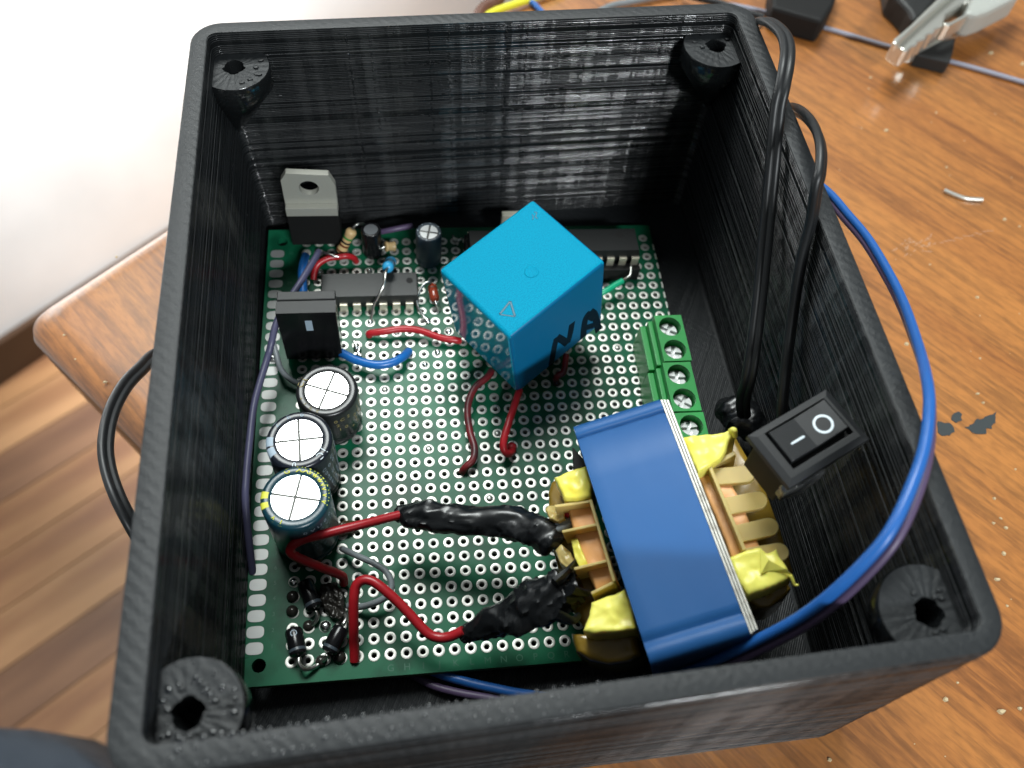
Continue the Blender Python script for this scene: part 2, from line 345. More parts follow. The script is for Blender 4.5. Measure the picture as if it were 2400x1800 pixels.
def curve(P, k=8):             # Catmull-Rom through P
    P = [Vector(p) for p in P]; out = []
    Q = [P[0]*2-P[1]]+P+[P[-1]*2-P[-2]]
    for i in range(1, len(Q)-2):
        for j in range(k):
            t = j/k; a, b, c, d = Q[i-1], Q[i], Q[i+1], Q[i+2]
            out.append(0.5*((2*b)+(c-a)*t+(2*a-5*b+4*c-d)*t*t+(3*b-a-3*c+d)*t**3))
    out.append(P[-1]); return out
def wire(name, P, r, material, label, cat='wire', group=None, k=8, n=12, bare=None):
    """one wire: insulation (and bare ends) as parts of one thing"""
    P = [Vector(p) for p in P]; root = thing(name, label, cat, P[0], group=group)
    b = MB(); b.sweep([p-P[0] for p in curve(P, k)], circ(r, n), material)
    b.obj('insulation', root, smooth=True, angle=60)
    for pts in (bare or []):
        b = MB(); b.sweep([Vector(p)-P[0] for p in curve(pts, 6)], circ(r*0.45, 8), M_LEAD); b.obj('bare_end', root, smooth=True, angle=60)
    return root
def blob(outline, ztop, zbot, material, b, amp=0.3, f=0.4, seed=0, flare=1.0, dome=0.6, M=None):
    """soft closed lump over an outline in a local frame"""
    n = len(outline); cx = sum(p[0] for p in outline)/n; cy = sum(p[1] for p in outline)/n
    rings = [(flare, zbot), (1.0, ztop-dome*1.6), (0.985, ztop-dome*0.9), (0.95, ztop-dome*0.45), (0.89, ztop-dome*0.15), (0.80, ztop), (0.70, ztop), (0.60, ztop+dome*0.03), (0.50, ztop+dome*0.04), (0.40, ztop+dome*0.05), (0.30, ztop+dome*0.05), (0.20, ztop+dome*0.05), (0.10, ztop+dome*0.05), (0.03, ztop+dome*0.05)]
    vs = []; fs = []
    for k, (s, z) in enumerate(rings):
        for (x, y) in outline:
            p = Vector((cx+(x-cx)*s, cy+(y-cy)*s, z)); nz = noise.noise(Vector((p.x*f+seed, p.y*f, z*f)))
            nz2 = noise.noise(Vector((p.x*f*3+seed, p.y*f*3, z*f*2)))
            q = p+Vector(((x-cx)*0.04*nz, (y-cy)*0.04*nz, (nz+0.4*nz2)*amp if k else 0)); vs.append(M @ q if M is not None else q)
    for k in range(len(rings)-1):
        for i in range(n):
            j = (i+1) % n; fs.append((k*n+i, k*n+j, (k+1)*n+j, (k+1)*n+i))
    fs.append(tuple(reversed(range(n)))); fs.append(tuple((len(rings)-1)*n+i for i in range(n)))
    b.add(vs, fs, material)
def dense(poly, step=0.6, rough=0.0):
    out = []
    for i in range(len(poly)):
        a = Vector(poly[i][:2]); c = Vector(poly[(i+1) % len(poly)][:2]); k = max(1, int((c-a).length/step))
        for j in range(k):
            q = a.lerp(c, j/k); out.append((q.x+random.uniform(-rough, rough), q.y+random.uniform(-rough, rough)))
    return out
def text_mesh(body, size, material, name, parent, M, extrude=0.01, label=None, align='CENTER'):
    cu = bpy.data.curves.new(name, 'FONT'); cu.body = body; cu.size = size*S; cu.extrude = extrude*S; cu.align_x = align; cu.align_y = 'CENTER'
    t = bpy.data.objects.new(name, cu); C.objects.link(t)
    dg = bpy.context.evaluated_depsgraph_get(); me = bpy.data.meshes.new_from_object(t.evaluated_get(dg))
    bpy.data.objects.remove(t); bpy.data.curves.remove(cu)
    me.transform(Matrix.Translation(M.translation*S) @ M.to_3x3().to_4x4())
    me.materials.clear(); me.materials.append(material); me.name = name
    o = bpy.data.objects.new(name, me); C.objects.link(o)
    if parent: o.parent = parent
    if label: o['label'] = label
    return o

# ------------------------------------------------------------------ setting: table, wall, floor
ang = math.atan2(24.7, 28.6)                        # table edge along the wall
tc0 = at(27, 742, -3)                               # table corner
def tpt(a, b): # a along the wall edge, b along the other edge, from the corner
    e1 = Vector((math.cos(ang), math.sin(ang), 0)); e2 = Vector((math.sin(ang), -math.cos(ang), 0))
    return tc0 + e1*a + e2*b
b = MB()
def rr(u0, v0, u1, v1, r, n=8):
    P = []
    for (cx, cy, a0) in ((u0+r, v0+r, 180), (u1-r, v0+r, 270), (u1-r, v1-r, 0), (u0+r, v1-r, 90)):
        for i in range(n+1):
            a = R(a0+90*i/n); P.append((cx+r*math.cos(a), cy+r*math.sin(a)))
    return P
poly = rr(0, 0, 900, 620, 5)
rings = []
for ins, z in ((9, -26.0), (0.5, -25), (0.0, -8.5), (0.6, -6.3), (2.0, -4.6), (4.2, -3.4), (7, -3.0)):
    rings.append([tpt(*((450+(x-450)*(1-ins/450)), (310+(y-310)*(1-ins/310))))+Vector((0, 0, z+3)) for x, y in poly])
n = len(poly); vs = [p for r_ in rings for p in r_]; fs = []
for k in range(len(rings)-1):
    for i in range(n): j = (i+1) % n; fs.append((k*n+i, k*n+j, (k+1)*n+j, (k+1)*n+i))
fs.append(tuple((len(rings)-1)*n+i for i in range(n))); fs.append(tuple(reversed(range(n))))
b.add(vs, fs, M_TABLE)
table = b.obj('table_top', None, smooth=True, angle=50)
tag(table, 'varnished brown wooden table top with rounded edge under the black box', 'table')
# wall beyond the table edge (runs parallel to it) and its skirting
wp = at(0, 890, -750); e1 = Vector((math.cos(ang), math.sin(ang), 0)); nrm = Vector((-math.sin(ang), math.cos(ang), 0))
def slab(p, q, thick, z0, z1, material, name):
    b = MB(); t = nrm*thick
    vs = [p, q, q+t, p+t]; b.add([Vector((v.x, v.y, z0)) for v in vs]+[Vector((v.x, v.y, z1)) for v in vs], [(0,3,2,1),(4,5,6,7),(0,1,5,4),(1,2,6,5),(2,3,7,6),(3,0,4,7)], material)
    return structure(b.obj(name))
slab(wp-e1*1600, wp+e1*2600, 60, -752, 1700, M_WALL, 'wall')
b_ = slab(wp-e1*1600-nrm*9, wp+e1*2600-nrm*9, 8.5, -751.5, -690, M_BASEB, 'skirting_board')
# floor with wide laminate boards
b = MB(); b.box((-3000, -2500, -790), (3000, 2500, -753), M_BASEB); floor = structure(b.obj('floor'))
pa = math.radians(34.3); pe = Vector((math.cos(pa), math.sin(pa), 0)); pn = Vector((-math.sin(pa), math.cos(pa), 0))
pm = [plank_mat('laminate_tan', (0.18, 0.078, 0.034), (0.31, 0.160, 0.070)), plank_mat('laminate_brown', (0.115, 0.052, 0.026), (0.20, 0.100, 0.050)), plank_mat('laminate_pale', (0.22, 0.105, 0.046), (0.36, 0.195, 0.090))]
seq = [0, 2, 1, 0, 2, 0, 1, 2, 0, 0, 1, 2]
pc = at(80, 1450, -750)
for i in range(-7, 7):
    b = MB(); wd = 58
    b.box((-900, -wd/2+0.8, -2.6), (900, wd/2-0.8, 0), pm[seq[(i+7) % 12]])
    o = b.obj('floor_board', floor); o.matrix_world = Matrix.Translation((pc+pn*(i*wd)+pe*((i*137) % 60))*S) @ Matrix.Rotation(pa, 4, 'Z')
# dark cloth at the lower left, beyond the table
b = MB(); P = [at(x, y, -330) for x, y in ((-160, 1700), (-60, 1698), (60, 1703), (120, 1728), (200, 1768), (262, 1805), (330, 1900), (200, 2150), (-200, 2150), (-260, 1900))]
blob(dense([(p.x, p.y) for p in P], 4, 0.5), -322, -420, M_CLOTH, b, amp=5, f=0.05, seed=3, flare=1.15, dome=9)
tag(b.obj('dark_cloth', smooth=True), 'slate grey cloth edge low beside the wooden floor, lower left corner', 'cloth')

# ------------------------------------------------------------------ printed enclosure
IN_T = [(0.3, -1.0), (91.4, 0.8), (91.4, 110.4), (-0.2, 110.6)]; OUT_T = [(-3.1, -4.1), (93.9, -1.7), (94.6, 113.1), (-2.8, 113.2)]
IN_B = [(0, 0), (91.4, 0), (91.4, 110.4), (0, 110.4)]; OUT_B = [(-2.8, -2.9), (94.0, -2.9), (94.2, 113.2), (-2.8, 113.2)]
H = 48.26
def rloop(Q, r, n=7, m=1):
    out = []
    for i in range(4):
        p = Vector(Q[i]); a = (Vector(Q[i-1])-p).normalized(); c = (Vector(Q[(i+1) % 4])-p).normalized()
        s0 = p+a*r; s1 = p+c*r; cen = p+(a+c)*r
        for k in range(n+1):
            t = k/n*math.pi/2; out.append(cen - c*r*math.cos(t) - a*r*math.sin(t))
    return out
def lerpQ(A, B, t): return [tuple(Vector(a).lerp(Vector(c), t)) for a, c in zip(A, B)]
enc = thing('printed_enclosure', 'large open black 3D printed box with ridged layer lines holding the circuit board', 'enclosure', (45.7, 55, -3))
EL = Vector((45.7, 55, -3)); EINV = Matrix.Translation(-EL)
rnd = random.Random(5)
def wall_rings(Tq, Bq, z0, z1, r, sign, lay=0.36):
    rings = []; z = z0; 
    while z < z1-0.05:
        zz = min(z+lay, z1); jit = rnd.uniform(-0.045, 0.045); lk = rnd.choice((0.35, 0.8, 1.0, 1.0, 1.35))
        for f_, am in ((0.01, 0.0), (0.12, 0.075), (0.5, 0.12), (0.88, 0.075), (0.99, 0.0)):
            h = z+(zz-z)*f_; t = max(0, min(1, h/H)); Q = lerpQ(Bq, Tq, t); L = rloop(Q, r)
            c = Vector((45.7, 55)); off = (am*lk+jit)*sign
            rings.append([Vector((*(p+((p-c).normalized() if 0 else Vector((math.copysign(1, p.x-c.x) if abs(abs(p.x-c.x)-46.5) < 3.4 else 0, math.copysign(1, p.y-c.y) if abs(abs(p.y-c.y)-56) < 4.4 else 0)))*off), h)) for p in L])
        z = zz
    return rings
def skin(rings, b, material, close0=False, close1=False):
    n = len(rings[0]); vs = [p for r_ in rings for p in r_]; fs = []
    for k in range(len(rings)-1):
        for i in range(n): j = (i+1) % n; fs.append((k*n+i, k*n+j, (k+1)*n+j, (k+1)*n+i))
    if close0: fs.append(tuple(reversed(range(n))))
    if close1: fs.append(tuple((len(rings)-1)*n+i for i in range(n)))
    b.add(vs, fs, material)
b = MB()
out = wall_rings(OUT_T, OUT_B, -2.9, H-0.3, 4.8, 1)
inn = wall_rings(IN_T, IN_B, 0.0, H-0.25, 1.6, -1)
ring = lambda Q, r, h, g=0: [Vector((*p, h)) for p in rloop([tuple(Vector(q)+(Vector(q)-Vector((45.7, 55))).normalized()*g) for q in Q], r)]
rings = [ring(OUT_B, 4.8, -3.0, -0.6)]+out+[ring(OUT_T, 4.8, H-0.05, -0.12), ring(OUT_T, 4.6, H, -0.5), ring(IN_T, 1.7, H, 0.4), ring(IN_T, 1.6, H-0.08, 0.05)]+list(reversed(inn))+[ring(IN_B, 1.6, 0.0, 0)]
skin(rings, b, M_BOX, True, True)
b.obj('shell', enc, smooth=True, angle=55, inv=EINV)
# inside floor: diagonal print lines as real ridges
b = MB()
k = 0
for i in range(-240, 460):
    # ridge lines run at 55 deg
    x0 = i*0.42; d = Vector((math.cos(R(62)), math.sin(R(62))));
    P = []
    for t in (0.0, 1.0):
        pass
    # clip line (x0,0)+s*d to the rectangle
    s0, s1 = 0.0, 108.6/d.y
    if d.x > 0:
        s0 = max(s0, (0.8-x0)/d.x); s1 = min(s1, (90.6-x0)/d.x)
    if s1 <= s0+0.5: continue
    A = Vector((x0+d.x*s0, 0.9+d.y*s0)); B = Vector((x0+d.x*s1, 0.9+d.y*s1)); nn = Vector((-d.y, d.x))
    h = 0.10+rnd.uniform(-0.02, 0.02)
    b.add([(*(A-nn*0.18), 0.01), (*(A), h), (*(A+nn*0.18), 0.01), (*(B-nn*0.18), 0.01), (*(B), h), (*(B+nn*0.18), 0.01)], [(0, 1, 4, 3), (1, 2, 5, 4)], M_BOX)
o = b.obj('floor_print_lines', enc, inv=EINV); o['kind'] = 'stuff'
# four screw bosses in the corners
def boss(cx, cy, sx, sy, z, rad=5.9, hole=1.6, depth=3.4):
    b = MB(); c = 3.5; P = []
    P.append((-0.6, -0.6)); 
    for i in range(31):
        a = R(-38+166*i/30); P.append((c+rad*math.cos(a), c+rad*math.sin(a)))
    P = [(max(x, -0.6), max(y, -0.6)) for x, y in P]
    n = len(P)
    D_ = []
    for i in range(n):
        D_ += [Vector(P[i]).lerp(Vector(P[(i+1) % n]), q_/12) for q_ in range(12)] if (Vector(P[i])-Vector(P[(i+1) % n])).length > 2 else [Vector(P[i])]
    P = [tuple(q_) for q_ in D_]; n = len(P)
    hl = [(3.4+hole*math.cos(t)*(1+0.10*math.sin(5*t+cx)+0.05*math.sin(11*t)), 3.4+hole*math.sin(t)*(1+0.06*math.cos(4*t))) for t in [math.atan2(p[1]-3.4, p[0]-3.4) for p in P]]
    T = lambda x, y, h: Vector((cx+sx*x, cy+sy*y, h))
    rg = [[T(x*0.12-0.3, y*0.12-0.3, z-depth-13) for x, y in P], [T(x*0.55, y*0.55, z-depth-6.5) for x, y in P], [T(x, y, z-depth) for x, y in P], [T(x, y, z-0.2) for x, y in P],
          [T(3.4+(x-3.4)*0.975, 3.4+(y-3.4)*0.975, z) for x, y in P], [T(*(Vector((x, y)).lerp(Vector(h_), 0.5)), z+0.12*math.sin(i*2.3)) for i, ((x, y), h_) in enumerate(zip(P, hl))],
          [T(3.4+(x-3.4)*1.12, 3.4+(y-3.4)*1.12, z-0.05) for x, y in hl], [T(x, y, z-0.5) for x, y in hl], [T(3.4+(x-3.4)*0.85, 3.4+(y-3.4)*0.85, z-depth) for x, y in hl], [T(3.4+(x-3.4)*0.6, 3.4+(y-3.4)*0.6, z-depth-3) for x, y in hl]]
    if sx*sy < 0: rg = [list(reversed(r_)) for r_ in rg]
    skin(rg, b, M_BOX, True, True)
    # loose strands and droops left by the printer
    for q in range(7):
        a = rnd.uniform(0, 6.28); rr_ = rnd.uniform(2.2, 5.0); p = T(3.4+rr_*math.cos(a), 3.4+rr_*math.sin(a), z+0.05)
        if -0.2 < (p.x-cx)*sx and -0.2 < (p.y-cy)*sy:
            b.lathe([(0.05, -0.1), (0.32, 0.0), (0.28, 0.16), (0.05, 0.24)], M_BOX, 7, Matrix.Translation(p) @ Matrix.Scale(1.6, 4, (1, 0, 0)))
    b.obj('screw_boss', enc, smooth=True, angle=40, inv=EINV)
boss(-0.1, 110.5, 1, -1, 44.0); boss(91.5, 110.5, -1, -1, 44.0); boss(0.1, -0.8, 1, 1, 44.0); boss(91.5, 0.8, -1, 1, 44.0)
# vertical seams and stray beads on the inner back wall
b = MB()
for px_, py_, wd, hh in ((812, 90, 0.22, 0.85), (867, 110, 0.12, 0.5), (1004, 80, 0.34, 1.0), (1051, 80, 0.26, 1.0), (1188, 75, 0.5, 1.0), (1236, 75, 0.3, 0.9), (1380, 70, 0.4, 0.55), (1560, 60, 0.35, 0.6)):
    p0_ = at(px_, py_, 46); z_ = 47.3
    while z_ > 47.3-44*hh:
        k_ = rnd.uniform(0.25, 0.55)
        if rnd.random() < 0.72:
            x_ = p0_.x+rnd.uniform(-0.5, 0.5)*wd; w_ = rnd.uniform(0.12, 0.3); M_ = Matrix.Translation((x_, 110.42, z_)) @ Matrix.Scale(w_, 4, (1, 0, 0)) @ Matrix.Scale(0.16, 4, (0, 1, 0)) @ Matrix.Scale(k_*0.5, 4, (0, 0, 1))
            b.lathe([(0.5, -0.86), (0.86, -0.5), (1, 0), (0.86, 0.5), (0.5, 0.86)], M_BOX, 8, M_)
        z_ -= k_
for i in range(130):                           # beads along uneven layers
    z_ = rnd.choice([40.5, 40.5, 40.2, 33.2, 28.7, 28.6, 47.0, 47.2, 22.4, 36.6]); x_ = rnd.uniform(30, 88) if z_ < 47 else rnd.uniform(20, 88); w_ = rnd.uniform(0.15, 0.5)
    M_ = Matrix.Translation((x_, 110.40, z_+rnd.uniform(-0.25, 0.25))) @ Matrix.Scale(w_, 4, (1, 0, 0)) @ Matrix.Scale(0.2, 4, (0, 1, 0)) @ Matrix.Scale(0.2, 4, (0, 0, 1))
    b.lathe([(0.5, -0.86), (0.86, -0.5), (1, 0), (0.86, 0.5), (0.5, 0.86)], M_BOX, 8, M_)
o = b.obj('print_blobs', enc, smooth=True, inv=EINV); o['kind'] = 'stuff'
# rough, glossy beads on the front rim and the near left boss
b = MB()
for i in range(46):
    for j in range(4):
        if rnd.random() < 0.55:
            x_ = 3+i*0.95+j*0.5+rnd.uniform(-0.15, 0.15); y_ = -3.3+j*0.78+rnd.uniform(-0.12, 0.12)+x_*0.02; r_ = rnd.uniform(0.16, 0.30)*(1.15-0.012*x_)
            b.lathe([(1, 0), (0.8, 0.38), (0.35, 0.55)], M_BEAD, 8, Matrix.Translation((x_, y_, H-0.03)) @ Matrix.Rotation(R(35), 4, 'Z') @ Matrix.Scale(r_*1.5, 4, (1, 0, 0)) @ Matrix.Scale(r_, 4, (0, 1, 0)) @ Matrix.Scale(r_*0.55, 4, (0, 0, 1)))
for i in range(60):
    a_ = rnd.uniform(0, 6.28); q_ = rnd.uniform(2.1, 5.2); x_ = 3.5+q_*math.cos(a_); y_ = 2.7+q_*math.sin(a_); r_ = rnd.uniform(0.15, 0.42)
    if x_ > 0.3 and y_ > -0.5: b.lathe([(1, 0), (0.8, 0.38), (0.35, 0.55)], M_BEAD, 8, Matrix.Translation((x_, y_, 43.98)) @ Matrix.Rotation(a_, 4, 'Z') @ Matrix.Scale(r_*1.4, 4, (1, 0, 0)) @ Matrix.Scale(r_, 4, (0, 1, 0)) @ Matrix.Scale(r_*0.7, 4, (0, 0, 1)))
o = b.obj('rim_beads', enc, smooth=True, inv=EINV); o['kind'] = 'stuff'
# a stray loop of filament under the back left boss
b = MB(); P = [atx(x, y, 10) for x, y in ((601, 207), (606, 216), (619, 226), (632, 216), (640, 200), (637, 184))]
P = [at(x, y, 37.5) for x, y in ((601, 207), (606, 216), (619, 226), (632, 216), (640, 200), (637, 184))]
b.sweep(curve(P), circ(0.13, 6), M_BOX); b.obj('filament_strand', enc, smooth=True, inv=EINV)

# ------------------------------------------------------------------ circuit board
brd = thing('circuit_board', 'green prototype board with rows of tinned ring pads and soldered parts inside the black box', 'circuit board', OB, RB)
PT = 2.54; X0, X1, Y0, Y1 = -7.75, 73.1, -3.3, 87.5
b = MB(); z1, z0 = 0.0, -1.55; NSEG = 8
def cellring(cx, cy, r): return [(cx+r*math.cos(R(22.5+45*i)), cy+r*math.sin(R(22.5+45*i))) for i in range(8)]
vs = []; fs = []; mi = []
def addq(pts, z): 
    o = len(vs); vs.extend([Vector((x, y, z)) for x, y in pts]); return o
for c in range(29):
    for r in range(34):
        cx, cy = c*PT, r*PT; h = PT/2; q = h*math.tan(R(22.5))
        outer = [(cx+h, cy+q), (cx+q, cy+h), (cx-q, cy+h), (cx-h, cy+q), (cx-h, cy-q), (cx-q, cy-h), (cx+q, cy-h), (cx+h, cy-q)]
        a = addq(outer, z1); k = addq(cellring(cx, cy, 0.48), z1); k2 = addq(cellring(cx, cy, 0.48), z0)
        for i in range(8):
            j = (i+1) % 8; fs.append((a+i, a+j, k+j, k+i)); fs.append((k+i, k+j, k2+j, k2+i))
        cor = addq([(cx+h, cy+h), (cx-h, cy+h), (cx-h, cy-h), (cx+h, cy-h)], z1)
        fs += [(a+0, cor+0, a+1), (a+2, cor+1, a+3), (a+4, cor+2, a+5), (a+6, cor+3, a+7)]
xa, xb, ya, yb = -PT/2, 28.5*PT, -PT/2, 33.5*PT
# margins with the four mounting holes
def margin(x0, y0, x1, y1, holes=()):
    if not holes:
        a = addq([(x0, y0), (x1, y0), (x1, y1), (x0, y1)], z1); fs.append((a, a+1, a+2, a+3)); return
    hx, hy = holes[0]; rr_ = 1.08; n = 16
    ringo = []; 
    for i in range(n):
        t = 2*math.pi*i/n; dx, dy = math.cos(t), math.sin(t)
        s = min([((x1-hx)/dx) if dx > 1e-9 else 1e9, ((x0-hx)/dx) if dx < -1e-9 else 1e9, ((y1-hy)/dy) if dy > 1e-9 else 1e9, ((y0-hy)/dy) if dy < -1e-9 else 1e9])
        ringo.append((hx+dx*s, hy+dy*s))
    a = addq(ringo, z1); k = addq([(hx+rr_*math.cos(2*math.pi*i/n), hy+rr_*math.sin(2*math.pi*i/n)) for i in range(n)], z1)
    k2 = addq([(hx+rr_*math.cos(2*math.pi*i/n), hy+rr_*math.sin(2*math.pi*i/n)) for i in range(n)], z0)
    for i in range(n): j = (i+1) % n; fs.append((a+i, a+j, k+j, k+i)); fs.append((k+i, k+j, k2+j, k2+i))
    for (cx, cy) in ((x0, y0), (x1, y0), (x1, y1), (x0, y1)):
        ts = sorted(range(n), key=lambda i: (ringo[i][0]-cx)**2+(ringo[i][1]-cy)**2)[:2]
        c_ = addq([(cx, cy)], z1); fs.append((a+ts[0], c_, a+ts[1]))
margin(X0, ya+2.4, xa, yb-2.4)
margin(xa, Y0, xb, ya); margin(xa, yb, xb, Y1); margin(xb, Y0, X1, Y1)
margin(X0, Y0, xa, ya+2.4, [(-4.9, -0.2)]); margin(X0, yb-2.4, xa, Y1, [(-4.9, 84.3)])
b.add(vs, fs, M_PCB)
vs2 = [(X0, Y0), (X1, Y0), (X1, Y1), (X0, Y1)]
b.add([Vector((x, y, z)) for z in (z0, z1) for x, y in vs2], [(0, 1, 5, 4), (1, 2, 6, 5), (2, 3, 7, 6), (3, 0, 4, 7)], M_PCBE)
# underside sheet left open at every hole column: thin strips between hole rows
for r in range(35): 
    y_ = (r-0.5)*PT
    b.add([Vector((-3.3, y_-0.7, z0)), Vector((X1, y_-0.7, z0)), Vector((X1, y_+0.7, z0)), Vector((-3.3, y_+0.7, z0))], [(3, 2, 1, 0)], M_PCB)
me_ = b.obj('board_panel', brd)

# ring pads: one mesh, many objects
pad = MB(); n = 18; ro, ri, ht = 0.94, 0.44, 0.06
rg = []
for r_, z in ((ro+0.01, -0.03), (ro, ht*0.75), (ro-0.05, ht), (ri+0.05, ht), (ri, ht*0.7), (ri-0.01, -0.9)):
    rg.append([Vector((r_*math.cos(2*math.pi*i/n), r_*math.sin(2*math.pi*i/n), z)) for i in range(n)])
skin(rg, pad, M_PAD)
nt_ = M_PAD.node_tree; oi = nt_.nodes.new('ShaderNodeObjectInfo'); tcp = nt_.nodes.new('ShaderNodeTexCoord'); nz_ = nt_.nodes.new('ShaderNodeTexNoise'); nz_.inputs['Scale'].default_value = 420
adp = nt_.nodes.new('ShaderNodeMath'); adp.operation = 'MULTIPLY_ADD'; adp.inputs[1].default_value = 0.5; rp_ = nt_.nodes.new('ShaderNodeValToRGB')
rp_.color_ramp.elements[0].position = 0.30; rp_.color_ramp.elements[0].color = (0.24, 0.25, 0.24, 1); rp_.color_ramp.elements[1].position = 0.72; rp_.color_ramp.elements[1].color = (0.62, 0.62, 0.575, 1)
nt_.links.new(tcp.outputs['Object'], nz_.inputs['Vector']); nt_.links.new(oi.outputs['Random'], adp.inputs[0]); nt_.links.new(nz_.outputs[0], adp.inputs[2]); nt_.links.new(adp.outputs[0], rp_.inputs[0])
nt_.links.new(rp_.outputs[0], nt_.nodes['Principled BSDF'].inputs['Base Color'])
pad0 = pad.obj('solder_pad', brd, smooth=True, angle=35); pm_ = pad0.data
def wpx(v):                                  # where a board point stands in the photograph's field of view
    p = RC @ (bw(*v)-CAM); return (1200+F*p.x/p.z, 900+F*p.y/p.z, p.z)
def inpoly(x, y, P):
    k = False
    for i in range(len(P)):
        (x1, y1), (x2, y2) = P[i], P[i-1]
        if (y1 > y) != (y2 > y) and x < (x2-x1)*(y-y1)/(y2-y1)+x1: k = not k
    return k
HID = [[(1300, 1130), (1343, 1000), (1560, 930), (1900, 1300), (1780, 1560), (1360, 1540)], [(1030, 640), (1250, 465), (1417, 605), (1405, 760), (1212, 927), (1070, 770)],
       [(930, 1190), (1290, 1190), (1310, 1290), (935, 1240)], [(1090, 1490), (1350, 1330), (1360, 1440), (1100, 1495)], [(705, 640), (978, 640), (978, 715), (750, 715)],
       [(590, 1020), (640, 880), (700, 850), (830, 880), (800, 1060), (790, 1200), (700, 1300), (590, 1180)], [(645, 715), (790, 715), (800, 860), (650, 860)], [(1520, 740), (1615, 740), (1700, 1010), (1540, 1010)], [(1090, 545), (1500, 545), (1500, 660), (1100, 650)]]
SKIP = {}
cand = []
for c in range(29):
    for r in range(34):
        x, y, d = wpx((c*PT, r*PT, 0)); hid = any(inpoly(x, y, P) for P in HID)
        cand.append((hid, d, c, r))
cand.sort()
# solder-filled, scorched or covered joints replace the bare ring there
SOLDER = {(12, 22), (9, 22), (2, 24), (3, 22), (3, 23), (11, 1), (8, 28)}
for i, (hid, d, c, r) in enumerate(cand[:299]):
    o = pad0 if i == 0 else pad0.copy()
    if i: C.objects.link(o); o.parent = brd
    o.location = Vector((c*PT, r*PT, 0))*S; o.rotation_euler[2] = rnd.uniform(0, 6.28); s_ = rnd.uniform(0.97, 1.03); o.scale = (s_, s_, 1)
b = MB()
for hid, d, c, r in cand[299:]:
    b.add([p+Vector((c*PT, r*PT, 0)) for ring_ in rg for p in ring_], [(k*n+i, k*n+(i+1) % n, (k+1)*n+(i+1) % n, (k+1)*n+i) for k in range(len(rg)-1) for i in range(n)], M_PAD)
for r in range(20, 33):                          # plated slivers along the right edge
    b.box((X1-0.25, r*PT-0.75, -0.8), (X1+0.06, r*PT+0.75, 0.05), M_PAD)
o = b.obj('far_solder_pads', brd, smooth=True, angle=35); o['kind'] = 'stuff'
# oblong edge pads
ep = MB(); P = [(x*1.0, y) for x, y in []]
prof_ = []
for i in range(20):
    a = 2*math.pi*i/20; x = math.copysign(abs(math.cos(a))**0.62, math.cos(a))*1.36; y = math.copysign(abs(math.sin(a))**0.7, math.sin(a))*0.96
    prof_.append((x, y))
ep.prism(prof_, -0.02, 0.06, M_EPAD)
ep0 = ep.obj('edge_pad', brd)
for r in range(1, 33):
    o = ep0 if r == 1 else ep0.copy()
    if r > 1: C.objects.link(o); o.parent = brd
    o.location = Vector((-5.72, r*PT-0.12, 0))*S
# printed column letters along the front edge
for i, ch in enumerate('ABCDEFGHIJKLMNOPQRSTUVWXYZ'):
    if i in (0, 1, 2, 3, 4, 5): continue
    text_mesh(ch, 1.5, M_SILK, 'printed_letter', brd, Matrix.Translation((i*PT, -2.15, 0.012)), 0.004)
for i in range(1, 33):
    if i % 1 == 0: text_mesh(str(i), 0.95, M_SILK, 'printed_number', brd, Matrix.Translation((-3.05, i*PT, 0.012)), 0.004)

def disc(b, x, y, r, h, material, n=14):         # solder dome
    b.lathe([(r, -0.02), (r*0.95, h*0.35), (r*0.7, h*0.75), (r*0.35, h*0.97), (0.04, h)], material, n, Matrix.Translation((x, y, 0)))
for k, (px, py, r, h, m_) in enumerate([(686, 1399, 0.98, 0.9, M_BURNT), (685, 1433, 0.98, 0.95, M_BURNT), (753, 1550, 0.95, 1.0, M_BURNT), (796, 1541, 1.05, 1.1, M_BURNT), (723, 1467, 0.9, 0.7, M_BURNT), (763, 1468, 0.9, 0.7, M_SOLD),
                                      (688, 1365, 0.7, 0.5, M_SOLD), (836, 817, 0.7, 1.0, M_SOLD), (1025, 827, 0.62, 0.8, M_SOLD), (996, 855, 0.6, 0.5, M_SOLD), (866, 637, 0.62, 0.7, M_SOLD), (1002, 753, 0.7, 0.5, M_SOLD), (1051, 777, 0.75, 0.5, M_SOLD), (868, 755, 0.6, 0.5, M_SOLD),
                                      (748, 640, 0.7, 0.8, M_SOLD), (744, 590, 0.6, 0.6, M_SOLD), (640, 840, 0.9, 0.7, M_SOLD), (783, 1590-60, 0.8, 0.6, M_BURNT)]):
    b = MB(); p = bl(px, py, 0); disc(b, 0, 0, r, h, m_); b.obj('solder_joint', brd, smooth=True, loc=(p.x, p.y, 0.05))
for (c_, r_) in ((7, 24), (13, 10), (16, 18), (20, 24), (6, 19), (14, 15), (18, 21), (22, 27), (9, 14), (24, 22)):
    b = MB(); disc(b, 0, 0, 0.62, 0.28, M_DULL); b.obj('solder_joint', brd, smooth=True, loc=(c_*PT, r_*PT, 0.03))
# a splash of solder near the blue wire, and leftovers by the chip
b = MB(); P = [bl(x, y, 0.5) for x, y in ((830, 800), (835, 809), (843, 815), (840, 826), (846, 836))]; b.sweep(curve(P), circ(0.28, 8), M_SOLD, rad=[1.0]*33); b.obj('solder_splash', brd, smooth=True)
b = MB(); q = bl(1068, 565, 0.6)
for dx, dy in ((1.4, 0.3), (-0.6, 1.3), (0.3, -1.3)): b.rod(q, q+Vector((dx, dy, 0.4)), 0.22, M_LEAD, 8)
b.obj('cut_lead_ends', brd, smooth=True)
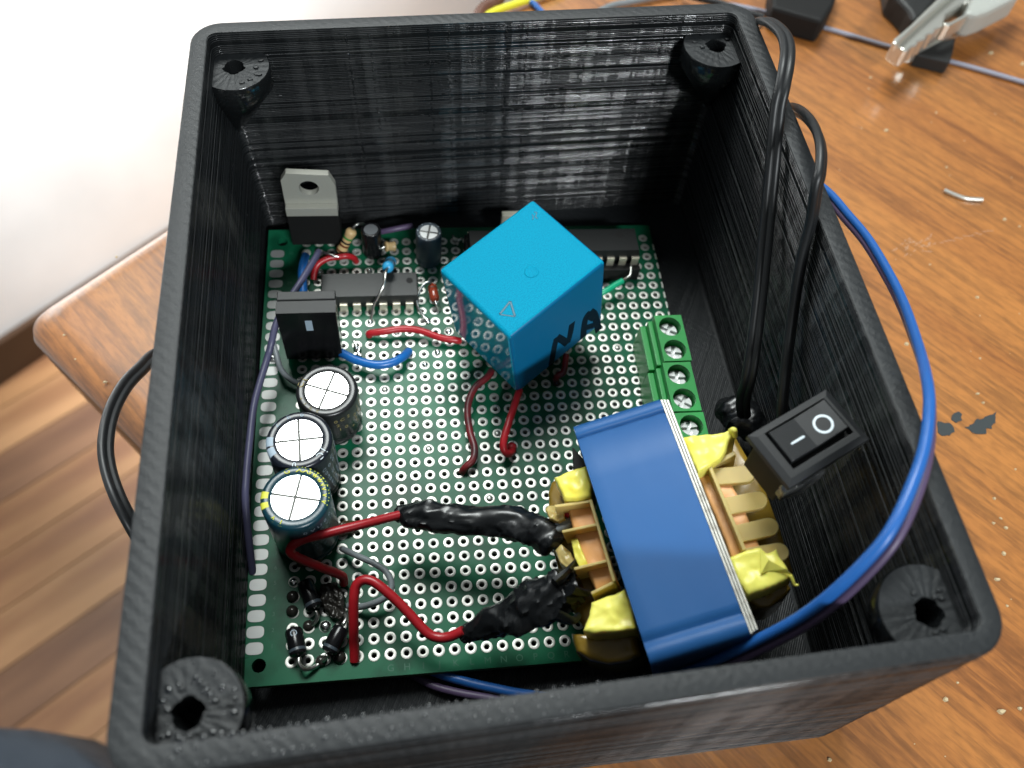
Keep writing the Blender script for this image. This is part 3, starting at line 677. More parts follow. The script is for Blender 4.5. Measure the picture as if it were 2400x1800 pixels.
# brown glue around the foot of the front capacitor
b = MB(); P = [bl(x, y, 0) for x, y in ((690, 1258), (760, 1242), (815, 1222), (850, 1225), (830, 1250), (790, 1262), (770, 1290), (745, 1330), (700, 1330), (684, 1300))]
blob(dense([(p.x, p.y) for p in P], 0.5, 0.08), 1.2, 0.02, M_GLUE, b, amp=0.5, f=1.2, seed=9, dome=0.6); b.obj('glue_patch', brd, smooth=True)
b = MB(); P = [bl(x, y, 0) for x, y in ((752, 1375), (790, 1368), (808, 1400), (812, 1440), (798, 1465), (765, 1440), (748, 1405))]
blob(dense([(p.x, p.y) for p in P], 0.4, 0.12), 1.6, 0.02, M_BURNT, b, amp=0.7, f=1.4, seed=4, dome=0.7); b.obj('scorched_flux', brd, smooth=True)

# ---- electrolytic capacitors
def ring_text(parent, chars, r, z, size, material, a0, a1, name='printed_mark', face=0):
    k = len(chars)
    for i, ch in enumerate(chars):
        if ch == ' ': continue
        a = a0+(a1-a0)*i/max(1, k-1)
        M = Matrix.Rotation(a, 4, 'Z') @ Matrix.Translation((r, 0, z)) @ Matrix.Rotation(R(-90), 4, 'Z') @ Matrix.Rotation(R(-16), 4, 'X')
        text_mesh(ch, size, material, name, parent, M, 0.01)
def capacitor(px, py, h, rad, sleeve, top, label, rot=0.0, vent=True, marks=(), stripes=(), side=None, lean=(0, 0)):
    p = bl(px, py, h); g = MB()
    loc = (p.x+lean[0], p.y+lean[1], 0)
    sh = Matrix.Identity(4); sh[0][2] = -lean[0]/h; sh[1][2] = -lean[1]/h
    g.lathe([(rad*0.93, 0.35), (rad, 0.9), (rad, 1.8), (rad*0.955, 2.2), (rad, 2.6), (rad, h-0.75), (rad*0.985, h-0.35), (rad*0.94, h-0.06), (rad*0.88, h), (rad*0.72, h-0.01), (rad*0.69, h-0.14)], sleeve, 40, sh @ Matrix.Rotation(rot, 4, 'Z'), True, False)
    body = g.obj('capacitor', brd, smooth=True, angle=50, label=label, loc=loc)
    rt = rad*0.70
    g = MB(); Mz = sh @ Matrix.Rotation(rot, 4, 'Z')
    # top can, divided by score lines cut into it
    gap = 0.17
    for q in range(4 if vent else 1):
        a0 = R(90*q); arc = [(rt*math.cos(a0+R(90)*i/12), rt*math.sin(a0+R(90)*i/12)) for i in range(13)] if vent else circ(rt, 36)
        ox, oy = (gap*(math.cos(a0)-math.sin(a0)), gap*(math.sin(a0)+math.cos(a0))) if vent else (0, 0)
        poly_ = ([(0, 0)]+arc) if vent else arc
        poly_ = [(x*0.985+ox, y*0.985+oy) for x, y in poly_]
        g.prism(poly_, h-0.4, h-0.10-(0.01*q), top, Mz)
    g.prism(circ(rt, 36), h-0.5, h-0.22, M_SCORE, Mz)
    g.obj('can_top', body, bevel=0.03)
    for (a0, a1, m_) in stripes:                 # coloured bands that run over the shoulder and down the side
        s = MB(); rg_ = []
        for (r_, z) in ((rad+0.02, 3.0), (rad+0.02, h-0.8), (rad*0.992, h-0.32), (rad*0.935, h-0.03), (rad*0.86, h+0.03), (rad*0.77, h+0.01)):
            rg_.append([sh @ Vector((r_*math.cos(R(a0+(a1-a0)*i/6)), r_*math.sin(R(a0+(a1-a0)*i/6)), z)) for i in range(7)])
        vs_ = [p_ for r_ in rg_ for p_ in r_]; s.add(vs_, [(k*7+i, k*7+i+1, (k+1)*7+i+1, (k+1)*7+i) for k in range(len(rg_)-1) for i in range(6)], m_)
        s.obj('sleeve_stripe', body, smooth=True)
    for (txt, a0, a1, m_, sz) in marks: ring_text(body, txt, rad*0.855, h+0.03, sz*0.9, m_, R(a0), R(a1))
    if side:
        txt, m_ = side
        for row in range(int((h-5)/1.5)):
            for i in range(9):
                a = R(-75+i*13+row*3)
                M = sh @ Matrix.Rotation(a, 4, 'Z') @ Matrix.Translation((rad+0.01, 0, h-2.4-row*1.5)) @ Matrix.Rotation(R(90), 4, 'Z') @ Matrix.Rotation(R(90), 4, 'X')
                if rnd.random() < 0.75: text_mesh(txt[(i+row*2) % len(txt)], 1.25, m_, 'side_print', body, M, 0.005)
    return body
capacitor(766, 913.5, 11.6, 5.2, M_SLV_BLK, M_ALU, 'black sleeved electrolytic can with faint gold print, nearest the upright black transistor', rot=R(-20), marks=(('C(', 165, 150, M_PRT_GOLD, 1.7), ('+105', 200, 250, M_PRT_GOLD, 1.1)), side=('0C2+1', M_PRT_GOLD))
capacitor(701, 1030, 15.8, 5.2, M_SLV_NVY, M_ALU, 'dark navy electrolytic can with pale grey stripe and scratched top, middle of the three', rot=R(4), stripes=((172, 192, M_PRT_GREY), (196, 214, M_PRT_GREY)), marks=(('ZE6', 142, 86, M_PRT_GREY, 1.5), ('0', 262, 262, M_PRT_WHT, 1.5), ('CJ', 318, 332, M_PRT_WHT, 1.7)), side=('00E3C', M_PRT_GREY))
c3 = capacitor(692, 1164.5, 16.2, 5.25, M_SLV_TEAL, M_ALU, 'teal electrolytic can with yellow print and white top, front one of the three', rot=R(-12), stripes=((166, 180, M_PRT_YEL), (188, 200, M_PRT_YEL)), marks=(('G', 108, 108, M_PRT_YEL, 1.5), ('XXWWWVVV', 84, -14, M_PRT_YEL, 1.7), ('VT', 226, 244, M_PRT_YEL, 1.4)), side=('0VU8', M_PRT_GREY))
# scratches on the middle can
p = bl(701, 1030, 21.5)
for (x0, y0, x1, y1) in ((675, 1010, 758, 1012), (708, 1022, 718, 1074), (686, 988, 664, 1025), (691, 986, 652, 1040), (697, 986, 660, 1036)):
    b = MB(); a_ = bl(x0, y0, 15.72); c_ = bl(x1, y1, 15.72); b.rod(a_, c_, 0.055, M_SCORE, 6); b.obj('scratch', brd)
capacitor(869, 537, 7.5, 2.0, M_GLOSSBLK, M_ALUD, 'small black capacitor with dull grey top beside the tan resistor', vent=False)
capacitor(1004.8, 542.7, 9.0, 2.55, M_SLV_GREY, M_ALU, 'small grey blue capacitor with bright white cross scored top', rot=R(-12), marks=(('01LT01Z0', 170, -150, M_PRT_WHT, 0.55),))

# ---- transistors
def pt(x, y, h): return Vector((x, y, h))
b = MB()   # tab transistor, back left
holeP = [(2.4+1.85*math.cos(R(a)), 16.5+1.85*math.sin(R(a))) for a in range(0, 360, 18)]
b.box((-2.55, 82.0, 1.6), (7.35, 86.4, 10.4), M_SOCK); body = b.obj('transistor', brd, label='transistor with bare grey metal tab and round hole, at the back left', bevel=0.25)
b = MB(); outer = [(-2.55, 10.4), (7.35, 10.4), (7.35, 17.2), (6.3, 19.9), (-1.4, 20.4), (-2.5, 18.6)]
# tab with a real hole: split into strips round the circle
cx, cy = 2.4, 16.6; n = 28; ringo = []
def hitpoly(dx, dy):
    best = 1e9
    for i in range(len(outer)):
        (ax, ay), (bx_, by_) = outer[i], outer[(i+1) % len(outer)]; ex, ey = bx_-ax, by_-ay; det = dx*(-ey)+ex*dy
        if abs(det) < 1e-9: continue
        s = ((ax-cx)*(-ey)+ex*(ay-cy))/det; u = (dx*(ay-cy)-dy*(ax-cx))/det
        if s > 0 and -1e-6 <= u <= 1+1e-6: best = min(best, s)
    return best
dirs = sorted([2*math.pi*i/n for i in range(n)]+[math.atan2(y-cy, x-cx) % (2*math.pi) for x, y in outer]); n = len(dirs)
o1 = [(cx+math.cos(t)*hitpoly(math.cos(t), math.sin(t)), cy+math.sin(t)*hitpoly(math.cos(t), math.sin(t))) for t in dirs]; h1 = [(cx+1.85*math.cos(t), cy+1.85*math.sin(t)) for t in dirs]
for (yf, yb_) in ((83.2, 84.5),):
    vs = [Vector((x, yf, z)) for x, z in o1]+[Vector((x, yf, z)) for x, z in h1]+[Vector((x, yb_, z)) for x, z in h1]+[Vector((x, yb_, z)) for x, z in o1]
    fs = [];
    for i in range(n): j = (i+1) % n; fs += [(i, j, n+j, n+i), (n+i, n+j, 2*n+j, 2*n+i), (2*n+i, 2*n+j, 3*n+j, 3*n+i), (3*n+i, 3*n+j, j, i)]
    b.add(vs, fs, M_TAB)
b.obj('metal_tab', body, smooth=True, angle=30)
b = MB(); b.box((-2.5, 81.95, 10.2), (7.3, 83.2, 12.4), M_TAB); b.obj('tab_step', body, bevel=0.1)
for x in (-0.14, 2.4, 4.94):
    b = MB(); b.box((x-0.35, 83.6, -0.5), (x+0.35, 84.1, 1.8), M_LEAD); b.obj('leg', body)
# full-plastic black transistor
b = MB(); b.box((-2.65, 55.0, 1.0), (7.6, 57.6, 15.6), M_GLOSSBLK); body = b.obj('transistor', brd, label='upright glossy black transistor with small grey window in its face, left of the ring pads', bevel=0.12)
b = MB(); b.box((-2.5, 57.75, 1.5), (7.5, 59.6, 15.9), M_MATBLK); b.obj('back_plate', body, bevel=0.15)
b = MB(); b.box((-2.62, 55.02, 15.58), (7.58, 57.58, 15.72), M_MATBLK); b.obj('matt_top', body)
b = MB(); b.box((2.05, 54.93, 10.4), (3.25, 55.05, 13.4), M_PRT_GREY); b.obj('mould_window', body)
for x in (0.0, 2.54, 5.08):
    b = MB(); b.box((x-0.35, 56.6, -0.5), (x+0.35, 57.1, 1.8), M_LEAD); b.obj('leg', body)

# ---- chips
def chip(x0, y0, L, rows, label, socket=False, lift=0.0, dots=()):
    Wd = 6.35; yc = y0+3.81; z0_ = 0.55+lift; z1_ = z0_+3.3
    b = MB(); P = [(x0, z0_), (x0, z0_+1.5), (x0+0.3, z1_), (x0+L-0.3, z1_), (x0+L, z0_+1.5), (x0+L, z0_)]
    vs = []
    for yy, k in ((yc-Wd/2, 0), (yc+Wd/2, 0)):
        pass
    zm = z0_+1.65
    prof = [((x0+0.25, x0+L-0.25), (yc-Wd/2+0.25, yc+Wd/2-0.25), z0_), ((x0, x0+L), (yc-Wd/2, yc+Wd/2), zm), ((x0+0.3, x0+L-0.3), (yc-Wd/2+0.35, yc+Wd/2-0.35), z1_)]
    for (xs, ys, z) in prof: vs += [Vector((xs[0], ys[0], z)), Vector((xs[1], ys[0], z)), Vector((xs[1], ys[1], z)), Vector((xs[0], ys[1], z))]
    fs = [(3, 2, 1, 0), (8, 9, 10, 11)]+[(k*4+i, k*4+(i+1) % 4, (k+1)*4+(i+1) % 4, (k+1)*4+i) for k in (0, 1) for i in range(4)]
    b.add(vs, fs, M_ICD if socket else M_IC)
    for (dx, dy, r_) in dots: b.lathe([(r_, 0), (r_*0.9, 0.03)], M_SOCK, 16, Matrix.Translation((x0+dx, y0+dy, z1_+0.002)))
    body = b.obj('chip', brd, label=label, bevel=0.06)
    pn = MB(); 
    pn.box((-0.75, -0.62, zm-0.14), (0.75, 0.05, zm+0.14), M_PIN); pn.box((-0.75, -0.62, zm-2.0), (0.75, -0.35, zm-0.14), M_PIN); pn.box((-0.26, -0.6, -0.3), (0.26, -0.37, zm-2.0), M_PIN)
    p0 = pn.obj('pin', body, bevel=0.04)
    k = 0
    for i in range(rows):
        for side in (0, 1):
            o = p0 if k == 0 else p0.copy()
            if k: C.objects.link(o); o.parent = body
            k += 1; xx = x0+L/2-(rows-1)*PT/2+i*PT
            o.location = Vector((xx, yc-Wd/2 if side == 0 else yc+Wd/2, 0))*S; o.rotation_euler[2] = 0 if side == 0 else math.pi
    if socket:
        b = MB(); b.box((x0-0.4, y0-1.2, 0.2), (x0+L+0.4, y0+0.6, lift+0.2), M_SOCK); b.box((x0-0.4, y0+7.0, 0.2), (x0+L+0.4, y0+8.8, lift+0.2), M_SOCK)
        for q in (0.0, 0.5, 1.0): b.box((x0-0.3+(L-1)*q, y0+0.6, 0.2), (x0+0.9+(L-1)*q, y0+7.0, lift+0.1), M_SOCK)
        b.obj('socket', body, bevel=0.1)
    return body
chip(3.35, 26*PT+0.1, 19.0, 7, 'grey black fourteen pin chip lying crosswise behind the red jumper wire', dots=((17.3, 4.6, 0.7),))
chip(32.6, 29*PT, 34.8, 14, 'long dark chip in a socket along the back edge, mostly behind the blue relay', socket=True, lift=3.4, dots=((31.0, 5.0, 0.85), (33.8, 6.0, 0.3)))

# ---- terminal blocks (two screws each)
def terminal(x0, y0, z, label, ledge=True):
    T = lambda x, y, h: (x0+x, y0+y, h)
    b = MB()
    # body with real screw wells: top face built round two octagon wells
    Wx, Ly = 5.25, 10.15; zt = z
    vs = []; fs = []
    for k in (0, 1):
        cy_ = 2.54+k*5.08; cx_ = 2.6; n = 24; rr_ = 2.08
        ringo = []
        for i in range(n):
            t = 2*math.pi*i/n; dx, dy = math.cos(t), math.sin(t)
            s = min([((Wx-cx_)/dx) if dx > 1e-9 else 1e9, ((0-cx_)/dx) if dx < -1e-9 else 1e9, ((2.54 if dy > 0 else -2.54)/dy) if abs(dy) > 1e-9 else 1e9]); ringo.append((cx_+dx*s, cy_+dy*s))
        o_ = len(vs); vs += [Vector(T(x, y, zt)) for x, y in ringo]+[Vector(T(cx_+rr_*math.cos(2*math.pi*i/n), cy_+rr_*math.sin(2*math.pi*i/n), zt)) for i in range(n)]+[Vector(T(cx_+rr_*math.cos(2*math.pi*i/n), cy_+rr_*math.sin(2*math.pi*i/n), zt-2.6)) for i in range(n)]
        for i in range(n): j = (i+1) % n; fs += [(o_+i, o_+j, o_+n+j, o_+n+i), (o_+n+i, o_+n+j, o_+2*n+j, o_+2*n+i)]
        fs.append(tuple(o_+2*n+i for i in range(n)))
        for (qx, qy) in ((0, cy_-2.54), (Wx, cy_-2.54), (Wx, cy_+2.54), (0, cy_+2.54)):
            ts = sorted(range(n), key=lambda i: (ringo[i][0]-qx)**2+(ringo[i][1]-qy)**2)[:2]; m_ = len(vs); vs.append(Vector(T(qx, qy, zt))); fs.append((o_+ts[0], m_, o_+ts[1]))
    b.add(vs, fs, M_TERM)
    q = [(0, 0), (Wx, 0), (Wx, 10.16), (0, 10.16)]
    b.add([Vector(T(x, y, h)) for h in (0.3, zt) for x, y in q], [(0, 1, 5, 4), (1, 2, 6, 5), (2, 3, 7, 6), (3, 0, 4, 7), (3, 2, 1, 0)], M_TERM)
    body = b.obj('terminal_block', brd, label=label)
    b = MB(); b.box(T(-0.9, 0.1, 0.3), T(0.02, 10.05, zt-1.6), M_TERM); b.box(T(-2.1, 0.1, 0.3), T(-0.9, 10.05, zt-3.2), M_TERM)
    b.obj('side_ledge', body, bevel=0.2)
    for k in (0, 1):
        sc = MB(); cy_ = 2.54+k*5.08; rot = rnd.uniform(0, 3)
        M = Matrix.Translation(T(2.6, cy_, zt-2.5)) @ Matrix.Rotation(rot, 4, 'Z')
        sc.lathe([(1.85, 0), (1.9, 0.6), (1.7, 0.95)], M_SCREW, 22, M, True, False)
        for q_ in range(4):                       # four quadrants between the cross slots
            a0 = R(90*q_+14); arc = [(1.7*math.cos(a0+R(62)*i/6), 1.7*math.sin(a0+R(62)*i/6)) for i in range(7)]
            sc.prism([(0.42*math.cos(a0+R(31)), 0.42*math.sin(a0+R(31)))]+arc, 0.5, 1.05, M_SCREW, M)
        sc.prism(circ(1.68, 20), 0.3, 0.55, M_SCREW, M)
        sc.obj('screw', body, bevel=0.05)
    return body
terminal(66.05, 46.15, 10.2, 'green two screw terminal block furthest from the transformer')
terminal(65.75, 35.8, 10.0, 'green two screw terminal block in the middle, touching the blue transformer edge')
terminal(66.0, 25.4, 9.8, 'green two screw terminal block half hidden under yellow tape')

# ---- resistors, glass diodes, rectifier diodes
def resistor(p0, p1, rad, material, bands, label, leads=()):
    p0, p1 = Vector(p0), Vector(p1); d = p1-p0; b = MB()
    prof = [(0.3, 0), (0.8, 0.02), (1.06, 0.08), (1.08, 0.16), (0.92, 0.26), (0.88, 0.5), (0.92, 0.74), (1.08, 0.84), (1.06, 0.92), (0.8, 0.98), (0.3, 1)]
    b.rod(p0, p1, rad, material, 20, prof); body = b.obj('resistor', brd, smooth=True, label=label)
    for (t, m_) in bands:
        b = MB(); k = 1.10 if t < 0.2 or t > 0.8 else 0.95
        b.rod(p0+d*(t-0.035), p0+d*(t+0.035), rad*k, m_, 20); b.obj('colour_band', body, smooth=True, angle=30)
    for P in leads:
        b = MB(); b.sweep(curve(P, 6), circ(0.27, 8), M_LEAD); b.obj('lead', body, smooth=True)
    return body
a_, c_ = bl(798, 591, 1.6), bl(826, 538, 6.6)
resistor(a_, c_, 1.05, M_RESB, ((0.13, M_BROWN), (0.34, M_BROWN), (0.48, M_BBLACK), (0.66, M_BGREEN)), 'tan banded resistor leaning up beside the small black capacitor', [[c_, bl(832, 529, 7.4), bl(842, 525, 7.4), bl(856, 528, 5), bl(862, 560, 0)]])
a_, c_ = bl(902, 578, 3.2), bl(926, 577, 2.6)
resistor(a_, c_, 1.0, M_RESB, ((0.6, M_RESB),), 'small tan resistor lying end on behind the fourteen pin chip', [[a_, bl(892, 582, 3.0), bl(870, 584, 2.4), bl(855, 590, 0)]])
a_, c_ = bl(917, 612, 1.2), bl(908, 628, 6.6)
resistor(a_, c_, 1.05, M_RESBLUE, ((0.35, M_SLV_NVY), (0.52, M_SLV_NVY)), 'small sky blue resistor standing up behind the fourteen pin chip', [[c_, bl(904, 640, 7.0), bl(901, 663, 6.6), bl(889, 690, 5.2), bl(877, 712, 3.4), bl(872, 735, 1.5), bl(869, 755, 0)]])
a_, c_ = bl(1012, 668, 2.2), bl(1020, 705, 2.2)
b = MB(); b.rod(a_, c_, 0.95, M_ORGL, 16, [(0.3, 0), (0.85, 0.05), (1, 0.15), (1, 0.85), (0.85, 0.95), (0.3, 1)]); gd = b.obj('glass_diode', brd, smooth=True, label='small orange red glass diode left of the blue relay')
b = MB(); b.rod(a_.lerp(c_, 0.25), a_.lerp(c_, 0.32), 1.0, M_BROWN, 16); b.obj('cathode_band', gd)
b = MB(); b.sweep(curve([a_, bl(1008, 660, 3.4), bl(992, 668, 3.4), bl(978, 696, 2.6), bl(979, 717, 1.8), bl(990, 737, 1), bl(1003, 750, 0.2)], 6), circ(0.28, 8), M_LEAD); b.obj('lead', gd, smooth=True)
b = MB(); b.sweep(curve([c_, bl(1024, 716, 1.5), bl(1030, 728, 0.1)], 6), circ(0.28, 8), M_LEAD); b.obj('lead', gd, smooth=True)
def diode(p0, p1, label, band=0.82, leads=(), rad=1.35):
    p0, p1 = Vector(p0), Vector(p1); d = p1-p0; b = MB(); b.rod(p0, p1, rad, M_GLOSSBLK, 20, [(0.55, 0), (0.9, 0.03), (1, 0.1), (1, 0.9), (0.9, 0.97), (0.55, 1)])
    body = b.obj('diode', brd, smooth=True, angle=50, label=label)
    b = MB(); b.rod(p0+d*(band-0.05), p0+d*(band+0.05), rad*1.012, M_SLV_GREY, 20); b.obj('cathode_band', body, smooth=True, angle=30)
    for P in leads:
        b = MB(); b.sweep(curve(P, 6), circ(0.36, 8), M_LEAD); b.obj('lead', body, smooth=True)
    return body
diode(bl(713, 1362, 1.6), bl(739, 1428, 1.6), 'black rectifier diode just in front of the teal capacitor', leads=[[bl(740, 1432, 1.6), bl(744, 1444, 1.3), bl(738, 1458, 0.8), bl(727, 1466, 0.1)]])
d2 = diode(bl(687, 1474, 1.9), bl(700, 1537, 2.2), 'shiny black rectifier diode with circle mark nearest the front left board corner', leads=[[bl(701, 1541, 2.2), bl(701, 1556, 2.2), bl(711, 1567, 1.8), bl(724, 1568, 1.2), bl(740, 1562, 0.6), bl(752, 1552, 0.4)]])
diode(bl(802, 1470, 1.9), bl(770, 1530, 1.8), 'matt black rectifier diode left of the vertical red wire', leads=[[bl(804, 1464, 1.9), bl(811, 1450, 1.6), bl(808, 1434, 0.6), bl(800, 1428, 0.1)], [bl(768, 1534, 1.8), bl(760, 1545, 1.2), bl(755, 1550, 0.5)]])
M = Matrix.Translation(bl(688, 1484, 3.32)) @ Matrix.Rotation(R(8), 4, 'Z'); text_mesh('O', 1.4, M_PRT_GREY, 'printed_mark', d2, M, 0.004)
# cream connector standing at the back
b = MB(); b.box((40.4, 86.6, -1.5), (46.2, 87.9, 4.6), M_CREAM); b.box((40.4, 85.4, -0.1), (46.2, 86.6, 1.4), M_CREAM); b.obj('connector_housing', brd, label='cream plastic connector standing behind the blue relay', bevel=0.15)

# ------------------------------------------------------------------ blue relay on its wires
RR = Matrix(((0.8183, -0.5635, -0.1132), (0.5592, 0.8261, -0.0698), (0.1329, -0.0062, 0.9911))); RO = Vector((35.04, 73.58, 27.65))
relay = thing('relay', 'bright blue relay cube tilted on its wires over the ring pads, marked NA in black', 'relay', RO, RR)
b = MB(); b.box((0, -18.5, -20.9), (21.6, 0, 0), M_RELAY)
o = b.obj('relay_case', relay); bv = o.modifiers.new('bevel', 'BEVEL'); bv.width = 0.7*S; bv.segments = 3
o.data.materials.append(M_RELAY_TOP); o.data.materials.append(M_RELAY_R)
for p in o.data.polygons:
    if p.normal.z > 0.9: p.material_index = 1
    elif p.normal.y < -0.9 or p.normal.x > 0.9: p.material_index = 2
for p in o.data.polygons: p.use_smooth = True
o.data.set_sharp_from_angle(angle=R(30)); 
def rl(px, py, h): return local(RR, RO, px, py, h)
b = MB(); c = rl(1246, 637, 0)      # moulded dimple on the top
b.lathe([(1.25, -0.02), (1.22, 0.05), (1.05, 0.10), (0.92, 0.05), (0.7, 0.012), (0.05, 0.008)], M_RELAY_TOP, 24, Matrix.Translation(c)); b.obj('moulded_dimple', relay, smooth=True)
def stroke(P, r, material, name, parent, h=0.0, flat=0.02, k=6, nx=None):
    b = MB(); b.sweep(curve(P, k), [(flat*math.cos(t), r*math.sin(t)) for t in [2*math.pi*i/10 for i in range(10)]], material, hint=nx or (0, 0, 1)); b.obj(name, parent, smooth=True)
T_ = [rl(1196, 706, 0.01), rl(1171, 737, 0.01), rl(1207, 742, 0.01), rl(1196, 706, 0.01)]
for i in range(3): stroke([T_[i], T_[i].lerp(T_[i+1], 0.5), T_[i+1]], 0.22 if i != 1 else 0.14, M_INK2, 'triangle_mark', relay)
stroke([rl(1247, 503, 0.01), rl(1250, 508, 0.01), rl(1248, 515, 0.01)], 0.10, M_INK2, 'faint_mark', relay)
stroke([rl(1252, 497, 0.01), rl(1258, 499, 0.01), rl(1255, 508, 0.01), rl(1260, 512, 0.01)], 0.10, M_INK2, 'faint_mark', relay)
# hand-drawn letters N A on the right face (local y = -18.5 face looks to the front right)
def face_pt(px, py):                 # point on the right-hand face, local y = -18.5
    d = RR.transposed() @ ray(px, py); c = RR.transposed() @ (CAM-RO); t = (-18.51-c.y)/d.y; return c+d*t
Np = [[(1292, 855), (1299, 815), (1305, 790)], [(1305, 790), (1318, 797), (1330, 806)], [(1330, 806), (1336, 785), (1341, 757)]]
for P in Np: stroke([face_pt(*q) for q in P], 0.78, M_INK, 'marker_letter_n', relay, nx=(0, -1, 0))
Ap = [[(1367, 791), (1369, 765), (1374, 742), (1383, 730)], [(1383, 730), (1393, 738), (1399, 756), (1403, 776)], [(1369, 770), (1380, 766), (1395, 762)], [(1376, 745), (1385, 742), (1393, 746)]]
for P in Ap: stroke([face_pt(*q) for q in P], 0.85, M_INK, 'marker_letter_a', relay, nx=(0, -1, 0))
b = MB(); b.box((0.6, -17.9, -21.5), (21.0, -0.6, -20.85), M_SOCK); b.obj('relay_base', relay)
for (x, y) in ((2.5, -16), (2.5, -3), (19, -16), (19, -3), (10, -9)):
    b = MB(); b.rod((x, y, -21.4), (x, y, -23.2), 0.45, M_LEAD, 8); b.obj('relay_pin', relay)

# ------------------------------------------------------------------ mains transformer
TR = Matrix(((0.9648, -0.1365, -0.225), (0.1234, 0.9898, -0.0714), (0.2324, 0.0411, 0.9717))); TO = Vector((52.41, 39.41, 31.35))
trf = thing('transformer', 'small mains transformer with blue film over its core, amber bobbin and yellow tape', 'transformer', TO, TR)
def tl(px, py, h): return local(TR, TO, px, py, h)
b = MB()      # blue strap: over the top and down both ends, soft folds near the ends
sec = [(0.25, -26), (0.25, -3.0), (0.22, -1.2), (0.05, -0.35), (-0.5, 0.10), (-1.3, 0.26), (-1.75, 0.14), (-1.95, -0.34), (-2.15, -0.34), (-2.5, 0.02), (-9, 0.04), (-17, 0.06), (-26, 0.03), (-30.6, -0.02), (-31.6, -0.04), (-32.0, -0.42), (-32.3, -0.42), (-32.8, 0.16), (-33.7, 0.32), (-34.5, 0.12), (-35.0, -0.4), (-35.25, -1.2), (-35.3, -3), (-35.3, -26)]
NX = 14; vs = []
for i, (y, z) in enumerate(sec):
    for j in range(NX+1):
        x = 0.1+13.35*j/NX; e = 0.10*noise.noise(Vector((x*0.35, y*0.3, 2))); sk = 0.07*math.sin(j*0.5)*(1 if -3 < y < 0 else 0)
        zz = z+(e if -34 < y < -1 and z > -1 else 0)+sk-(0.12 if j in (0, NX) else 0); vs.append(Vector((x, y+(0.06*noise.noise(Vector((x, y, 5)))), zz)))
m_ = len(vs)
for i, (y, z) in enumerate(sec):
    for j in range(NX+1): p = vs[i*(NX+1)+j]; q = Vector((p.x, p.y*0.965-0.6, min(p.z-0.5, -0.5) if z > -2 else p.z)); vs.append(q)
fs = []
for i in range(len(sec)-1):
    for j in range(NX):
        a = i*(NX+1)+j; fs.append((a, a+1, a+NX+2, a+NX+1)); fs.append((m_+a, m_+a+NX+1, m_+a+NX+2, m_+a+1))
    for j in (0, NX): a = i*(NX+1)+j; fs.append((a, a+NX+1, m_+a+NX+1, m_+a))
b.add(vs, fs, M_STRAP); b.obj('core_film', trf, smooth=True, angle=60)
for i in range(26):                    # tiny creases catching light in the film near the far end
    pass
b = MB(); b.box((0.35, -34.3, -25.5), (13.3, -0.7, -0.75), M_STEELD); b.obj('core', trf, bevel=0.1)
for i in range(3):
    b = MB(); x = 13.5+i*0.42; b.box((x, -34.9+0.15*i, -25.5), (x+0.30, -0.15-0.1*i, -0.12-0.12*i), M_STEEL if i != 1 else M_STEEL); b.obj('lamination', trf, bevel=0.04)
def patch(name, outline, ztop, zbot, material, **kw):
    P = [tl(x, y, ztop) for x, y in outline]; b = MB(); blob(dense([(p.x, p.y) for p in P], 0.45, kw.pop('rough', 0.03)), ztop, zbot, material, b, **kw)
    return b.obj(name, trf, smooth=True, angle=70)
# right side: lower amber cheek, winding, flange, rounded fins
patch('amber_cheek', [(1648, 1018), (1700, 1012), (1726, 1024), (1762, 1081), (1795, 1153), (1829, 1238), (1850, 1297), (1860, 1338), (1850, 1372), (1790, 1395), (1740, 1380), (1690, 1230)], -12.5, -18, M_AMBER, amp=0.3, f=0.2, dome=0.5)
patch('winding', [(1628, 1100), (1692, 1086), (1742, 1180), (1790, 1300), (1760, 1330), (1716, 1310), (1680, 1220)], -6.9, -20, M_WIND, amp=0.25, f=0.25, dome=0.8)
fa, fb = tl(1662, 1090, -4.6), tl(1745, 1290, -4.6)
def bar(p, q, wdt, h0, h1, material, name, rnd_end=False):
    p, q = Vector(p), Vector(q); d = (q-p); L = d.length; d.normalize(); n_ = Vector((-d.y, d.x, 0)); 
    P = [(p-n_*wdt/2), (q-n_*wdt/2)]
    if rnd_end:
        for i in range(1, 8): a = R(-90+180*i/8); P.append(q+d*(math.cos(a)*wdt/2)+n_*(math.sin(a)*wdt/2))
    P += [(q+n_*wdt/2), (p+n_*wdt/2)]
    b = MB(); b.prism([(v.x, v.y) for v in P], h0, h1, material); return b.obj(name, trf, bevel=0.12)
bar(fa, fb, 0.55, -13, -4.4, M_BOBBIN, 'bobbin_flange')
for k, (sx_, sy_, ex, ey) in enumerate(((1672, 1118, 1748, 1112), (1700, 1188, 1776, 1172), (1728, 1252, 1803, 1235), (1742, 1308, 1826, 1294))):
    bar(tl(sx_, sy_, -6.4), tl(ex, ey, -6.4), 2.6, -7.5, -6.2, M_BOBBIN, 'bobbin_fin', True)
bar(tl(1668, 1092, -5.6), tl(1722, 1062, -5.6), 0.7, -12, -5.4, M_BOBBIN, 'bobbin_flange')
yt = dict(amp=0.55, f=0.28, dome=0.7)
patch('yellow_tape', [(1592, 1026), (1625, 1020), (1662, 1014), (1700, 1008), (1716, 1004), (1724, 1016), (1712, 1032), (1704, 1052), (1690, 1074), (1664, 1092), (1634, 1108), (1612, 1060)], -3.6, -13, M_YTAPE, seed=1, rough=0.05, **yt)
patch('yellow_tape', [(1706, 1306), (1745, 1290), (1780, 1281), (1800, 1296), (1822, 1285), (1826, 1300), (1846, 1328), (1858, 1350), (1846, 1358), (1822, 1372), (1790, 1384), (1752, 1394), (1730, 1360)], -4.2, -12, M_YTAPE, seed=7, rough=0.06, **yt)
